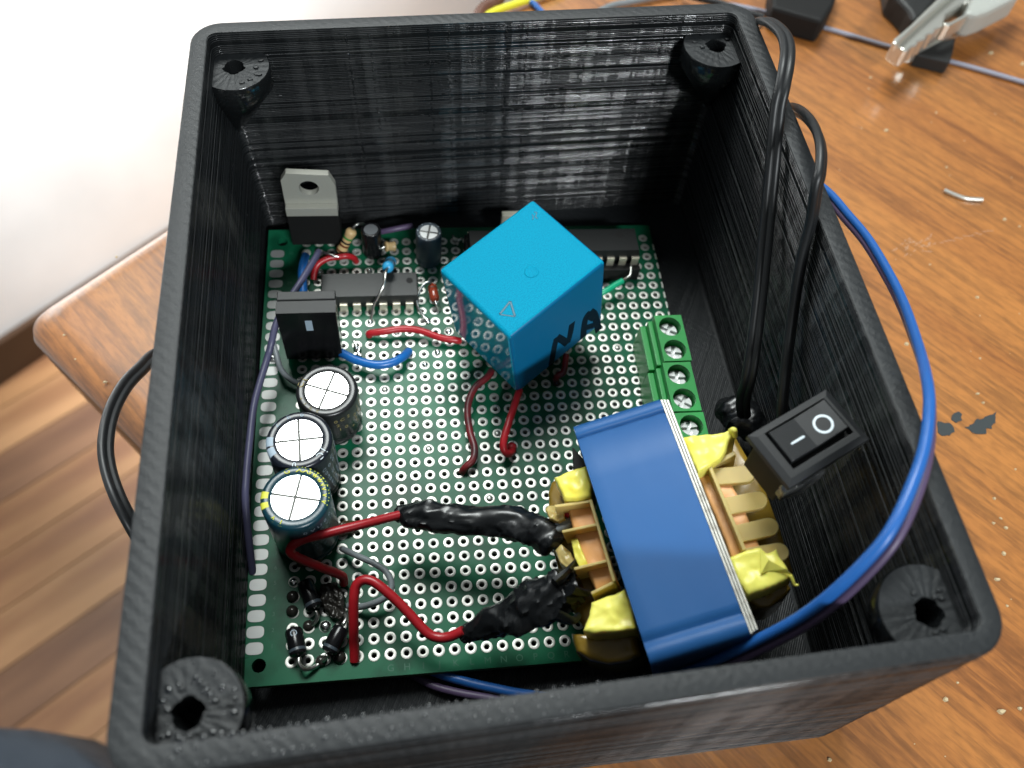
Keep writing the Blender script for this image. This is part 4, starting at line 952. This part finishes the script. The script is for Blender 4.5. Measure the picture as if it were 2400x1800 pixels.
b = MB(); P = [tl(1782, 1283, -3.3), tl(1801, 1312, -2.9), tl(1842, 1334, -3.2), tl(1856, 1346, -4.0), tl(1800, 1338, -3.9), tl(1783, 1345, -3.8)]
b.add(P+[p-Vector((0, 0, 0.15)) for p in P], [(0, 1, 5), (1, 4, 5), (1, 2, 4), (2, 3, 4), (6, 11, 7), (7, 11, 10), (7, 10, 8), (8, 10, 9), (0, 6, 7, 1), (1, 7, 8, 2), (2, 8, 9, 3), (3, 9, 10, 4), (4, 10, 11, 5), (5, 11, 6, 0)], M_YTAPE); b.obj('tape_fold', trf)
b = MB(); b.sweep(curve([tl(1852, 1348, -4.2), tl(1858, 1360, -4.6), tl(1862, 1370, -5), tl(1871, 1371, -5)]), circ(0.28, 8), M_YTAPE, rad=[1-0.02*i for i in range(25)]); b.obj('tape_tail', trf, smooth=True)
b = MB(); b.sweep(curve([tl(1713, 1010, -3.4), tl(1720, 1008, -2.6), tl(1722, 1022, -4)]), circ(0.45, 8), M_YTAPE); b.obj('tape_tail', trf, smooth=True)
patch('amber_shell', [(1742, 1392), (1790, 1384), (1846, 1364), (1856, 1376), (1838, 1402), (1805, 1424), (1775, 1424), (1752, 1410)], -9.5, -20, M_AMBER, amp=0.3, f=0.3, seed=2, dome=1.6)
# left side
patch('amber_cheek', [(1284, 1150), (1290, 1124), (1320, 1108), (1375, 1130), (1450, 1380), (1400, 1500), (1350, 1450), (1310, 1350), (1288, 1250)], -13.5, -18, M_AMBER, amp=0.3, f=0.2, dome=0.5)
patch('winding', [(1328, 1184), (1384, 1172), (1412, 1250), (1450, 1365), (1400, 1392), (1372, 1330), (1345, 1250)], -8.0, -20, M_WIND, amp=0.2, f=0.25, dome=0.8)
q0, q1, q2, q3 = tl(1384, 1172, -5.6), tl(1440, 1364, -5.6), tl(1296, 1190, -6.4), tl(1388, 1392, -6.4)
bar(q0, q1, 0.5, -13, -5.2, M_BOBBIN, 'bobbin_flange')
bar(tl(1300, 1188, -6.0), tl(1386, 1174, -5.6), 0.45, -12, -5.6, M_BOBBIN, 'bobbin_rib'); bar(tl(1318, 1248, -6.0), tl(1400, 1229, -5.6), 0.45, -12, -5.5, M_BOBBIN, 'bobbin_rib')
bar(tl(1346, 1335, -6.0), tl(1424, 1314, -5.6), 0.45, -12, -5.5, M_BOBBIN, 'bobbin_rib'); bar(tl(1386, 1392, -6.0), tl(1441, 1363, -5.6), 0.45, -12, -5.6, M_BOBBIN, 'bobbin_rib')
patch('bobbin_lobe', [(1276, 1192), (1284, 1182), (1300, 1184), (1320, 1196), (1324, 1216), (1310, 1224), (1286, 1216)], -8.5, -16, M_BOBBIN, amp=0.5, f=0.6, seed=31, dome=0.5)
patch('bobbin_lobe', [(1300, 1288), (1314, 1274), (1336, 1290), (1350, 1316), (1348, 1336), (1330, 1334), (1310, 1318)], -9.0, -16, M_BOBBIN, amp=0.5, f=0.6, seed=35, dome=0.5)
patch('yellow_tape', [(1296, 1117), (1330, 1104), (1374, 1090), (1388, 1136), (1384, 1166), (1350, 1172), (1320, 1170), (1311, 1148)], -5.0, -13, M_YTAPE, seed=12, rough=0.05, **yt)
patch('yellow_tape', [(1384, 1408), (1412, 1398), (1440, 1390), (1466, 1376), (1482, 1420), (1494, 1474), (1440, 1482), (1388, 1486), (1366, 1478), (1378, 1446)], -5.0, -13, M_YTAPE, seed=18, rough=0.05, **yt)
patch('yellow_tape', [(1336, 1262), (1352, 1258), (1374, 1312), (1382, 1330), (1362, 1340), (1346, 1306)], -7.2, -12, M_YTAPE, seed=21, amp=0.4, f=0.5, dome=0.5)
patch('amber_shell', [(1334, 1482), (1388, 1486), (1494, 1476), (1506, 1534), (1478, 1551), (1426, 1557), (1380, 1547), (1346, 1526)], -11.0, -22, M_AMBER, amp=0.3, f=0.3, seed=5, dome=2.2)
b = MB(); P = [tl(x, y, -6) for x, y in ((1341, 1046), (1372, 1080), (1378, 1092), (1343, 1104))]; b.prism([(p.x, p.y) for p in P], -18, -6, M_SOCK); b.obj('black_bracket', trf, bevel=0.2)

# ------------------------------------------------------------------ rocker switch hanging on its cords
SR = Matrix(((0.9121, -0.4054, -0.0608), (0.4032, 0.9140, -0.0455), (0.0740, 0.0170, 0.9971))); SO = Vector((73.3, 29.83, 42.99))
sw = thing('rocker_switch', 'black rocker switch marked with a white line and circle, loose beside the transformer', 'switch', SO, SR)
Lx, Ly = 13.5, 8.64
b = MB(); n4 = lambda x0, y0, x1, y1, z: [Vector((x0, y0, z)), Vector((x1, y0, z)), Vector((x1, y1, z)), Vector((x0, y1, z))]
rg = [n4(0, -Ly, Lx, 0, -1.3), n4(0, -Ly, Lx, 0, -0.35), n4(0.9, -Ly+0.9, Lx-0.9, -0.9, 0.0), n4(2.0, -Ly+1.75, Lx-1.35, -0.95, 0.0), n4(2.0, -Ly+1.75, Lx-1.35, -0.95, -2.5)]
skin(rg, b, M_SWITCH, True, True); b.obj('bezel', sw, bevel=0.12)
b = MB()
x0, x1, y0, y1 = 2.35, Lx-1.65, -Ly+2.60, -1.25
sec = [(x0, 0.30), (x0+0.35, 0.42), ((x0+x1)/2-0.4, 0.05), (x1-1.5, 0.35), (x1-0.1, 0.55), (x1, 0.4)]
def rz(x): return 0.05+0.30*max(0, x-(x0+x1)/2+0.4)/((x1-1.5)-(x0+x1)/2+0.4)
vs = [Vector((x, y, z)) for x, z in sec for y in (y0, y1)]+[Vector((x, y, -2.3)) for x, z in sec for y in (y0, y1)]; k = len(sec)*2; fs = []
for i in range(len(sec)-1): a = 2*i; fs += [(a, a+2, a+3, a+1), (k+a, k+a+1, k+a+3, k+a+2), (a, k+a, k+a+2, a+2), (a+1, a+3, k+a+3, k+a+1)]
fs += [(0, 1, k+1, k), (k-2, 2*k-2, 2*k-1, k-1)]
b.add(vs, fs, M_SWITCH); rk = b.obj('rocker', sw, bevel=0.18)
p, q = local(SR, SO, 1854, 1041, 0.22), local(SR, SO, 1884, 1023, 0.22); b = MB(); b.rod(p+Vector((0, 0, -0.02)), q+Vector((0, 0, -0.02)), 0.17, M_PRT_WHT, 10, [(0.5, -0.05), (1, 0.02), (1, 0.98), (0.5, 1.05)]); b.obj('line_mark', rk, smooth=True)
c = local(SR, SO, 1930, 993, 0.36); c.x = min(c.x, x1-1.62); b = MB(); n = 32; rg = [[Vector((c.x+r_*math.cos(2*math.pi*i/n), c.y+r_*math.sin(2*math.pi*i/n), z+0.02+rz(c.x+r_*math.cos(2*math.pi*i/n)))) for i in range(n)] for r_, z in ((1.38, -0.05), (1.34, 0.04), (1.06, 0.04), (1.02, -0.05))]; skin(rg, b, M_PRT_WHT); b.obj('circle_mark', rk, smooth=True)
b = MB(); b.box((1.1, -Ly+1.1, -9.5), (Lx-1.1, -1.0, -1.2), M_SOCK); b.obj('switch_body', sw, bevel=0.2)
for x in (3.2, 10.2):
    b = MB(); b.box((x, -5.2, -13.5), (x+0.8, -3.2, -9.4), M_LEAD); b.obj('spade_terminal', sw)
b = MB(); P = [(0.4, -Ly+0.2), (3.2, -Ly-0.5), (6.8, -Ly-0.3), (7.4, -Ly+1.2), (3.5, -Ly+1.6), (0.6, -Ly+1.4)]
blob(dense(P, 0.4), -2.6, -6.0, M_CLEAR, b, amp=0.6, f=0.8, seed=3, dome=0.6); b.obj('glue_bead', sw, smooth=True)

# ------------------------------------------------------------------ cords and cables
def cord(name, P, prof, material, label, cat, hint=(0, 0, 1), k=10, extra=None):
    P = [Vector(p) for p in P]; root = thing(name, label, cat, P[0])
    b = MB(); b.sweep([p-P[0] for p in curve(P, k)], prof, material, hint=hint); b.obj('outer_jacket', root, smooth=True, angle=70); return root
P = [at(1752, 80, 20), at(1768, 66, 32), at(1779, 52, 45), at(1796, 50, 50), at(1816, 60, 52), at(1838, 84, 54), at(1846, 116, 55), at(1843, 155, 55), at(1833, 208, 53.5), at(1822, 262, 51), at(1812, 370, 46), at(1801, 488, 40), at(1780, 700, 30), at(1758, 868, 22), at(1742, 935, 16), at(1745, 985, 10)]
cord('mains_cord', P, twin(0.72, 0.52), M_CORD, 'black mains cord over the back right corner, the strand farther from the blue cable', 'cord', hint=(0.2, 1, 0.6))
P = [at(1840, 300, 15), at(1850, 262, 32), at(1861, 257, 44), at(1886, 270, 50), at(1910, 300, 53.5), at(1924, 345, 55), at(1923, 400, 54.5), at(1914, 440, 53), at(1901, 520, 48), at(1877, 617, 42), at(1858, 737, 35), at(1843, 858, 29), at(1834, 954, 24), at(1835, 1010, 20)]
cord('mains_cord', P, twin(0.70, 0.50), M_CORD, 'black mains cord over the right rim, the strand ending behind the rocker switch', 'cord', hint=(1, 0.2, 0.4))
P = [at(420, 840, -1), at(370, 830, 2), at(330, 865, 6), at(293, 905, 9), at(262, 965, 11), at(248, 1035, 12), at(253, 1095, 12), at(274, 1160, 12), at(308, 1228, 10), at(345, 1290, 5), at(380, 1330, 0)]
cord('twin_cord', P, twin(0.74, 0.62), M_CORD, 'black twin cord looping out past the left outer wall of the box', 'cord', hint=(0.55, 0.25, 1))
# crumpled black tape where the cords reach the box floor
def tape_lump(name, P, rads, label, seed, squash=0.8, parent=None, cat='tape joint', ridge=1.0, nseg=40):
    P = [Vector(p) for p in P]; C_ = curve(P, 12); n_ = len(C_); seed_s = 1 if seed < 20 else -1; b = MB(); vs = []; o0 = P[0]
    T = [(C_[min(i+1, n_-1)]-C_[max(i-1, 0)]).normalized() for i in range(n_)]
    for i, p in enumerate(C_):
        t = i/(n_-1)*(len(rads)-1); k = int(min(t, len(rads)-2)); r_ = rads[k]+(rads[k+1]-rads[k])*(t-k)
        u = Vector((0, 0, 1)); u = (u-T[i]*T[i].dot(u)).normalized(); v = T[i].cross(u)
        for j in range(nseg):
            a = 2*math.pi*j/nseg; s_ = i*0.35
            w1 = noise.noise(Vector((math.cos(a)*1.1+seed, math.sin(a)*1.1, s_*0.30))); w2 = 1-min(1, abs(noise.noise(Vector((math.cos(a)*1.5+seed*2, math.sin(a)*1.5, s_*0.28+math.cos(a)*0.7))))*6)
            w3 = 1-min(1, abs(noise.noise(Vector((math.cos(a)*2.4+seed*3, math.sin(a)*2.4, s_*1.3+math.sin(a)*1.5))))*4)
            rr_ = r_*(0.95+0.26*w1+0.11*w2*ridge+0.02*w3*ridge)
            vs.append(p-o0+u*math.sin(a)*rr_*squash+v*math.cos(a)*rr_)
    fs = [(i*nseg+j, i*nseg+(j+1) % nseg, (i+1)*nseg+(j+1) % nseg, (i+1)*nseg+j) for i in range(n_-1) for j in range(nseg)]
    fs += [tuple(reversed(range(nseg))), tuple((n_-1)*nseg+j for j in range(nseg))]
    b.add(vs, fs, M_TAPE); root = thing(name, label, cat, o0); b.obj('tape_wrap', root, smooth=True, angle=48); return root, o0
tape_lump('tape_joint', [at(1690, 950, 6), at(1715, 960, 8), at(1740, 975, 9), at(1765, 1000, 9), at(1800, 1020, 8)], [1.6, 3.2, 3.8, 3.2, 1.8], 'crumpled black tape on the box floor where the mains cords end', 31.0)
tj, o0 = tape_lump('tape_joint', [at(924, 1208, 15), at(950, 1207, 15), at(1000, 1212, 15.5), at(1060, 1218, 16), at(1130, 1220, 16.5), at(1200, 1228, 17), at(1260, 1248, 18), at(1300, 1266, 18.5), at(1314, 1276, 18.5)], [0.9, 1.9, 2.5, 2.4, 2.3, 2.7, 2.8, 2.6, 1.0], 'long black tape wrapped joint, upper of the two left of the transformer', 3.0)
for P in ([(1292, 1236, 19), (1315, 1226, 20), (1342, 1218, 20)], [(1290, 1244, 19), (1312, 1240, 20), (1340, 1226, 20)]):
    b = MB(); b.sweep([p-o0 for p in curve([at(*q) for q in P])], circ(0.55, 8), M_GREYW); b.obj('lead_wire', tj, smooth=True)
b = MB(); b.sweep([p-o0 for p in curve([at(1316, 1210, 20), at(1326, 1202, 20.5), at(1336, 1208, 20.5)])], circ(0.55, 10), M_RED); b.obj('lead_wire', tj, smooth=True, label='red lead stub')
tj, o0 = tape_lump('tape_joint', [at(1080, 1494, 11), at(1110, 1478, 12), at(1160, 1455, 14), at(1215, 1436, 16), at(1270, 1410, 18), at(1325, 1385, 19), at(1360, 1370, 20)], [0.9, 1.7, 2.4, 2.9, 3.3, 3.2, 2.0], 'creased black tape wrapped joint, lower one between red wire and yellow tape', 11.0, ridge=1.5)
tape = []
for (P, r_, sd) in ((((1300, 1370, 22), (1330, 1340, 22), (1356, 1308, 21)), (1.5, 1.2, 0.5), 40), (((1300, 1440, 20), (1340, 1455, 19), (1358, 1440, 19)), (1.3, 1.5, 0.8), 47), (((1330, 1385, 22), (1352, 1390, 21), (1372, 1392, 20)), (1.5, 1.4, 1.0), 52)):
    b = MB(); Q = curve([at(*q) for q in P], 8); nn = len(Q); rad = [r_[0]+(r_[2]-r_[0])*i/(nn-1) for i in range(nn)]
    b.sweep([p-o0 for p in Q], [(math.cos(t)*(1+0.25*math.sin(3*t+sd)), math.sin(t)*(0.7+0.2*math.cos(2*t))) for t in [2*math.pi*i/14 for i in range(14)]], M_TAPE, rad=rad); b.obj('tape_end', tj, smooth=True, angle=50)
# blue and mauve pair: from under the board, along the front wall, up over the right rim and outside
BP = [(930, 1540, 0.6), (985, 1562, 1.5), (1044, 1584, 2.2), (1100, 1600, 2.8), (1153, 1612, 3.5), (1225, 1626, 5), (1330, 1636, 8), (1450, 1622, 13), (1550, 1594, 18), (1654, 1556, 24), (1762, 1507, 31), (1871, 1449, 38), (1961, 1381, 44), (2052, 1290, 49), (2099, 1222, 51), (2140, 1130, 52), (2166, 1050, 52), (2177, 969, 51.5), (2174, 900, 50), (2152, 810, 45), (2108, 689, 40), (2041, 569, 36), (1985, 500, 33), (1944, 453, 31), (1890, 410, 28), (1830, 360, 20)]
blueP = [at(*p) for p in BP]
root = thing('signal_cable', 'pair of thin blue and mauve wires looping over the right rim of the box', 'cable', blueP[0])
b = MB(); b.sweep([p-blueP[0] for p in curve(blueP, 10)], circ(0.74, 14), M_BLUEC); b.obj('blue_wire', root, smooth=True, angle=60)
OFF = [(-30, 10), (-22, 18), (-26, 24), (-22, 24), (-16, 22), (-6, 22), (4, 22), (8, 22), (12, 20), (15, 19), (16, 18), (17, 17), (18, 15), (19, 13), (19, 11), (17, 8), (11, 5), (5, 3), (1, 1), (-4, 2), (-8, 4), (-10, 6), (-10, 8), (-8, 8), (-6, 8), (-6, 8)]
mp_ = [at(p[0]+o_[0], p[1]+o_[1], p[2]-0.9) for i_, (p, o_) in enumerate(zip(BP, OFF))]
b = MB(); b.sweep([p-blueP[0] for p in curve(mp_, 10)], circ(0.64, 14), M_PURPLE); b.obj('mauve_wire', root, smooth=True, angle=60)

# ------------------------------------------------------------------ hook-up wires
def bz(px, py, h): v = bl(px, py, h); return bw(v.x, v.y, v.z)
wire('wire', [at(936, 1207, 15.5), at(900, 1216, 16), at(838, 1232, 17), at(770, 1249, 17.5), at(712, 1264, 17), at(684, 1280, 16.5), at(684, 1298, 15.5), at(712, 1313, 14), at(748, 1328, 12), at(782, 1341, 9.5), at(803, 1352, 7.5), at(806, 1368, 6)], 0.74, M_RED, 'red wire folded back sharply in front of the teal capacitor, into the upper tape joint')
wire('wire', [bz(831, 1548, 0.2), bz(830, 1510, 2), bz(829, 1468, 4.5), bz(829, 1410, 7), bz(834, 1375, 8), bz(850, 1360, 8.5), bz(872, 1362, 8.7), bz(897, 1379, 8.6), bz(933, 1411, 8), bz(966, 1446, 7.3), bz(1000, 1482, 6.7), bz(1026, 1494, 6.6), bz(1054, 1492, 7), bz(1086, 1478, 8)], 0.78, M_RED, 'red wire arching up from the front pads and into the lower tape joint')
wire('wire', [bz(803, 1287, 1.5), bz(838, 1303, 3), bz(879, 1322, 3.8), bz(905, 1340, 3.8), bz(917, 1366, 3.6), bz(912, 1390, 3.3), bz(886, 1410, 2.8), bz(846, 1422, 2), bz(815, 1420, 0.8)], 0.52, M_GREYW, 'pale grey wire looping under the arching red wire')
wire('wire', [bz(865, 786, 0.3), bz(868, 781, 1.2), bz(899, 777, 1.8), bz(940, 771, 2.0), bz(980, 774, 1.9), bz(1034, 792, 1.6), bz(1067, 797, 1.4), bz(1078, 799, 0.9)], 0.68, M_RED, 'short bright red wire entering the left side of the relay')
wire('wire', [bz(1152, 868, 3.2), bz(1142, 884, 3.2), bz(1112, 910, 3.0), bz(1096, 955, 2.4), bz(1101, 1010, 2.0), bz(1112, 1050, 2.0), bz(1108, 1078, 1.8), bz(1090, 1096, 1.2), bz(1083, 1106, 0.2)], 0.66, M_DRED, 'dark stained red wire curling from the relay, left of the other red relay wire')
wire('wire', [bz(1218, 915, 3.5), bz(1211, 933, 4), bz(1194, 986, 4.4), bz(1181, 1030, 3.8), bz(1181, 1054, 3), bz(1192, 1064, 2), bz(1201, 1057, 0.8)], 0.68, M_RED, 'bright red wire from the nearest relay corner ending in a blob')
b = MB(); v = bz(1199, 1050, 0.6); b.lathe([(0.1, -0.3), (0.8, 0), (0.95, 0.5), (0.6, 0.95), (0.1, 1.05)], M_RED, 14, Matrix.Translation(v-bz(1218, 915, 3.5)))
o = b.obj('insulation_blob', [x for x in C.objects if x.get('label', '').startswith('bright red wire from')][0], smooth=True)
wire('wire', [bz(1327, 830, 4), bz(1325, 845, 3.6), bz(1321, 872, 3.2), bz(1308, 880, 2.8), bz(1303, 888, 1.6), bz(1306, 900, 0.3)], 0.62, M_DRED, 'short kinked dark red wire under the relay face marked in black')
wire('wire', [bz(1395, 694, 2.4), bz(1419, 682, 3), bz(1440, 669, 3.2), bz(1459, 658, 3.4)], 0.62, M_GREENW, 'short green wire at the right side of the blue relay', bare=[[bz(1459, 658, 3.4), bz(1468, 652, 3.4), bz(1477, 644, 3.6), bz(1479, 626, 4)]])
wire('wire', [bz(716, 600, 3), bz(711, 618, 4), bz(708, 640, 4.5), bz(710, 672, 4.5), bz(712, 705, 4.5), bz(716, 760, 3.5), bz(740, 805, 2.5), bz(790, 822, 1.8), bz(806, 830, 1.9), bz(838, 845, 2.2), bz(880, 855, 2.6), bz(915, 851, 2.6), bz(942, 838, 2.2), bz(958, 824, 0.6)], 0.84, M_BLUEW, 'blue wire passing behind the upright black transistor and curving over the ring pads')
wire('wire', [bz(735, 655, 0.5), bz(737, 638, 1.5), bz(746, 619, 2.6), bz(768, 606, 3), bz(795, 602, 3), bz(812, 600, 3), bz(828, 604, 2), bz(835, 613, 0.3)], 0.62, M_RED, 'short red wire arched behind the left end of the fourteen pin chip', bare=[[bz(757, 591, 4), bz(770, 595, 4.2), bz(782, 600, 4.2), bz(793, 602, 4)]])
V = [bz(747, 590, 8), bz(738, 606, 9), bz(700, 668, 10), bz(668, 716, 10.5), bz(647, 760, 10), bz(637, 800, 9)]
for (x, y, zz) in ((628, 835, 13.6), (608, 900, 13.2), (594, 956, 13), (583, 1050, 13), (577, 1120, 13), (575, 1172, 12.5)): V.append(at(x, y, zz))
V.append(V[-1]+Vector((0, -5, -3))); V.append(V[-1]+Vector((0, -5, -4)))
wire('wire', V, 0.62, M_SLATE, 'long slate violet wire running down between the board and the left inner wall')
wire('wire', [bz(884, 545, 3), bz(900, 542, 4), bz(930, 536, 4.6), bz(966, 529, 4.4)], 0.6, M_PURPLE, 'short mauve wire lying between the two small capacitors at the back')
wire('wire', [bz(640, 800, 3), bz(646, 825, 3.2), bz(656, 860, 3), bz(672, 882, 2.6), bz(692, 896, 2), bz(715, 905, 1)], 0.52, M_GREYW, 'grey green wire curving beside the black capacitor at the left edge')

# ------------------------------------------------------------------ things lying on the table
TZ = -3.0
P = [(1540, -40), (1640, -10), (1700, 8), (1760, 20), (1826, 36), (1953, 71), (2080, 108), (2238, 147), (2400, 193), (2500, 224)]
wire('lavender_wire', [at(x, y, TZ+0.75) for x, y in P], 0.60, mat('lavender_insulation', (0.27, 0.28, 0.34, 1), 0.35), 'long pale lavender wire lying straight across the far right of the table', k=6)
b = MB(); P = [at(x, y, TZ) for x, y in ((1821, -6), (1823, 12), (1942, 47), (1966, 20), (1980, -10), (1900, -60), (1835, -50))]
def hblock(name, P, z0, z1, material, label, cat, bev=1.0):
    b = MB(); b.prism([(p.x, p.y) for p in P], z0, z1, material); return tag(b.obj(name, bevel=bev), label, cat)
hblock('black_block', [at(x, y, 8) for x, y in ((1820, -70), (1822, -16), (1943, 18), (1968, -20), (1990, -90), (1830, -110))], TZ, 4, M_SOCK, 'black plastic block at the top edge of the table, left of the metal clip', 'block')
cl = thing('crocodile_clip', 'large nickel crocodile clip with toothed jaws resting on the table, top right', 'clip', at(2095, 100, TZ)); co = at(2095, 100, TZ)
def cpr(name, P, z0, z1, material, bev=0.25):
    b = MB(); b.prism([((q:=at(x, y, z1)).x-co.x, q.y-co.y) for x, y in P], z0-co.z, z1-co.z, material); return b.obj(name, cl, bevel=bev)
teeth = [(2117, 118), (2129, 118), (2134, 112), (2140, 108), (2152, 104), (2150, 98), (2160, 94), (2172, 90), (2170, 84), (2180, 78), (2192, 76), (2190, 70), (2200, 66), (2208, 62)]
cpr('upper_jaw', [(2092, 99), (2098, 88), (2130, 62), (2200, -6), (2240, -40), (2330, -40), (2276, 8), (2262, 4), (2218, 32), (2208, 62)]+list(reversed(teeth)), 3, 8, M_NICKEL, 0.5)
cpr('upper_jaw_edge', [(2092, 99), (2098, 88), (2130, 62), (2200, -6), (2240, -40), (2262, -40), (2216, 0), (2150, 58), (2112, 94), (2104, 104)], 8, 10.5, M_NICKEL, 0.5)
cpr('jaw_arm', [(2212, 52), (2226, 52), (2270, 28), (2274, 34), (2226, 60), (2214, 58)], 4, 8.5, M_NICKEL)
cpr('lower_jaw', [(2116, 118), (2136, 122), (2168, 104), (2172, 100), (2236, 68), (2256, 60), (2254, 66), (2240, 76), (2176, 110), (2140, 126), (2124, 124)], -1.5, 1.5, M_NICKEL)
cpr('clip_handle', [(2262, 30), (2284, -20), (2420, -60), (2390, -10), (2320, 26), (2290, 36)], 2, 9, M_GREYR, 1.2)
hblock('black_stand', [at(x, y, 2) for x, y in ((2150, 118), (2232, 138), (2240, 110), (2246, 78), (2200, 92))], TZ, 1.0, M_MATBLK, 'black plastic wedge under the metal clip jaws', 'block', 0.5)
hblock('dark_plug', [at(x, y, 6) for x, y in ((2090, -80), (2098, -35), (2118, -16), (2138, 6), (2150, 30), (2172, 22), (2206, -20), (2240, -70))], TZ, 4, M_MATBLK, 'dark plug partly hidden behind the crocodile clip at the top edge', 'plug', 1.0)
wire('offcut', [at(x, y, TZ+0.5) for x, y in ((2213, 446), (2236, 456), (2262, 465), (2280, 467), (2302, 468))], 0.5, M_NICKEL, 'small bent piece of cut silver component lead on the table', cat='lead offcut')
wire('wire', [at(x, y, TZ+1.5) for x, y in ((1040, 110), (1110, 60), (1152, 30), (1200, 12), (1260, -8), (1320, -30))], 1.0, M_YELW, 'yellow wire on the table just behind the back rim', k=6)
wire('wire', [at(x, y, TZ+1.2) for x, y in ((1236, 0), (1250, 8), (1262, 20), (1275, 34), (1290, 60))], 0.8, M_BLUEC, 'short blue wire end on the table behind the back rim', k=6)
wire('wire', [at(x, y, TZ+1.6) for x, y in ((1116, 60), (1126, 30), (1142, 14), (1162, 4), (1180, -20))], 1.7, mat('brown_insulation', (0.12, 0.05, 0.03, 1), 0.5), 'dark brown wire at the table edge beside the yellow wire', k=6)
wire('wire', [at(x, y, TZ+1.2) for x, y in ((1380, 40), (1430, 14), (1480, 4), (1530, -6), (1600, -20))], 0.8, M_GREYW, 'pale grey wire lying behind the middle of the back rim', k=6)
wire('wire', [at(x, y, TZ+2.4) for x, y in ((1600, -16), (1640, -4), (1690, 8), (1740, 26), (1790, 40))], 0.9, M_CORD, 'thin dark wire beside the lavender wire near the back right corner', k=6)
# flat spots of dark paint, a scratched patch with its glare painted pale, scattered crumbs
def spot(P, material, name, label, cat, h=0.12, rough=0.25):
    Q = [at(x, y, TZ) for x, y in P]; D = dense([(q.x, q.y) for q in Q], 0.6, rough); b = MB(); b.prism(D, TZ-0.02, TZ+h, material); return tag(b.obj(name), label, cat)
spot([(2264, 1004), (2285, 985), (2310, 978), (2324, 970), (2334, 966), (2332, 990), (2322, 1004), (2310, 1006), (2312, 1016), (2296, 1020), (2280, 1014)], M_STAIN, 'paint_spot', 'largest dark grey paint spot on the table, right of the blue cable', 'paint spot')
spot([(2196, 990), (2215, 992), (2232, 996), (2236, 1010), (2226, 1020), (2206, 1024), (2196, 1012)], M_STAIN, 'paint_spot', 'dark grey paint spot touching the edge of the blue cable', 'paint spot')
spot([(2230, 972), (2244, 964), (2256, 972), (2252, 986), (2240, 990), (2230, 982)], M_STAIN, 'paint_spot', 'smallest round dark paint spot between the other two', 'paint spot')
b = MB()
for i in range(36):
    t = rnd.random(); x, y = 2100+rnd.gauss(40, 26), 572+rnd.gauss(8, 9); p = at(x, y, TZ+0.01); d = Vector((rnd.gauss(0.9, 0.6), rnd.gauss(0.4, 0.6), 0))*rnd.uniform(0.5, 1.6); n_ = Vector((-d.y, d.x, 0)).normalized()*0.09
    b.add([p, p+d+n_, p+d*1.2, p+d-n_], [(0, 1, 2, 3)], M_SCRATCH)
for i in range(14):
    p = at(2200+i*9, 568-i*2.2+rnd.gauss(0, 1.5), TZ+0.01); d = Vector((1.0, -0.1, 0)); n_ = Vector((0, 0.09, 0)); b.add([p, p+d+n_, p+d*1.2, p+d-n_], [(0, 1, 2, 3)], M_SCRATCH)
o = b.obj('scratches'); o['kind'] = 'stuff'; o['label'] = 'cluster of scratches in the table varnish with their glare painted pale'; o['category'] = 'scratches'
b = MB(); spots_ = [(2040, 182, 1.0), (2036, 208, .6), (2077, 306, 1.2), (2322, 125, 1.7), (2396, 150, 1.5), (2194, 264, .7), (2218, 392, .8), (2354, 514, 1.1), (2389, 531, .8), (2290, 697, 1.1), (2297, 840, .7), (2124, 806, 1.2), (2291, 923, 1.0), (2304, 944, .9), (2330, 1168, .9), (2328, 1226, .8), (2357, 1237, .9), (2337, 1358, 1.2), (2352, 1297, 1.1), (2390, 1660, 1.0), (2347, 1668, 1.6), (2217, 1640, 1.2), (2244, 1600, .7), (1943, 1780, 1.0), (2300, 1520, .7), (2360, 1420, .7), (2345, 1215, .8), (246, 896, 1.0), (150, 785, .6), (2180, 620, .6), (2380, 1100, .6), (2020, 300, .5), (273, 602, .8), (176, 842, .5), (2260, 330, .5)]
for i in range(26): spots_.append((rnd.uniform(1950, 2450), rnd.uniform(180, 1800), rnd.uniform(0.2, 0.45)))
for (x, y, r_) in spots_:
    p = at(x, y, TZ); k = 7; a0 = rnd.uniform(0, 6); r_ *= 0.5
    top = [(p+Vector((r_*rnd.uniform(0.6, 1.2)*math.cos(a0+6.283*j/k), r_*rnd.uniform(0.4, 0.9)*math.sin(a0+6.283*j/k), 0))) for j in range(k)]
    b.add(top+[q+(p-q)*0.4+Vector((0, 0, r_*0.5)) for q in top], [(j, (j+1) % k, k+(j+1) % k, k+j) for j in range(k)]+[tuple(range(k, 2*k))], M_CRUMB)
o = b.obj('crumbs'); o['kind'] = 'stuff'; o['label'] = 'pale crumbs scattered over the wooden table'; o['category'] = 'crumbs'
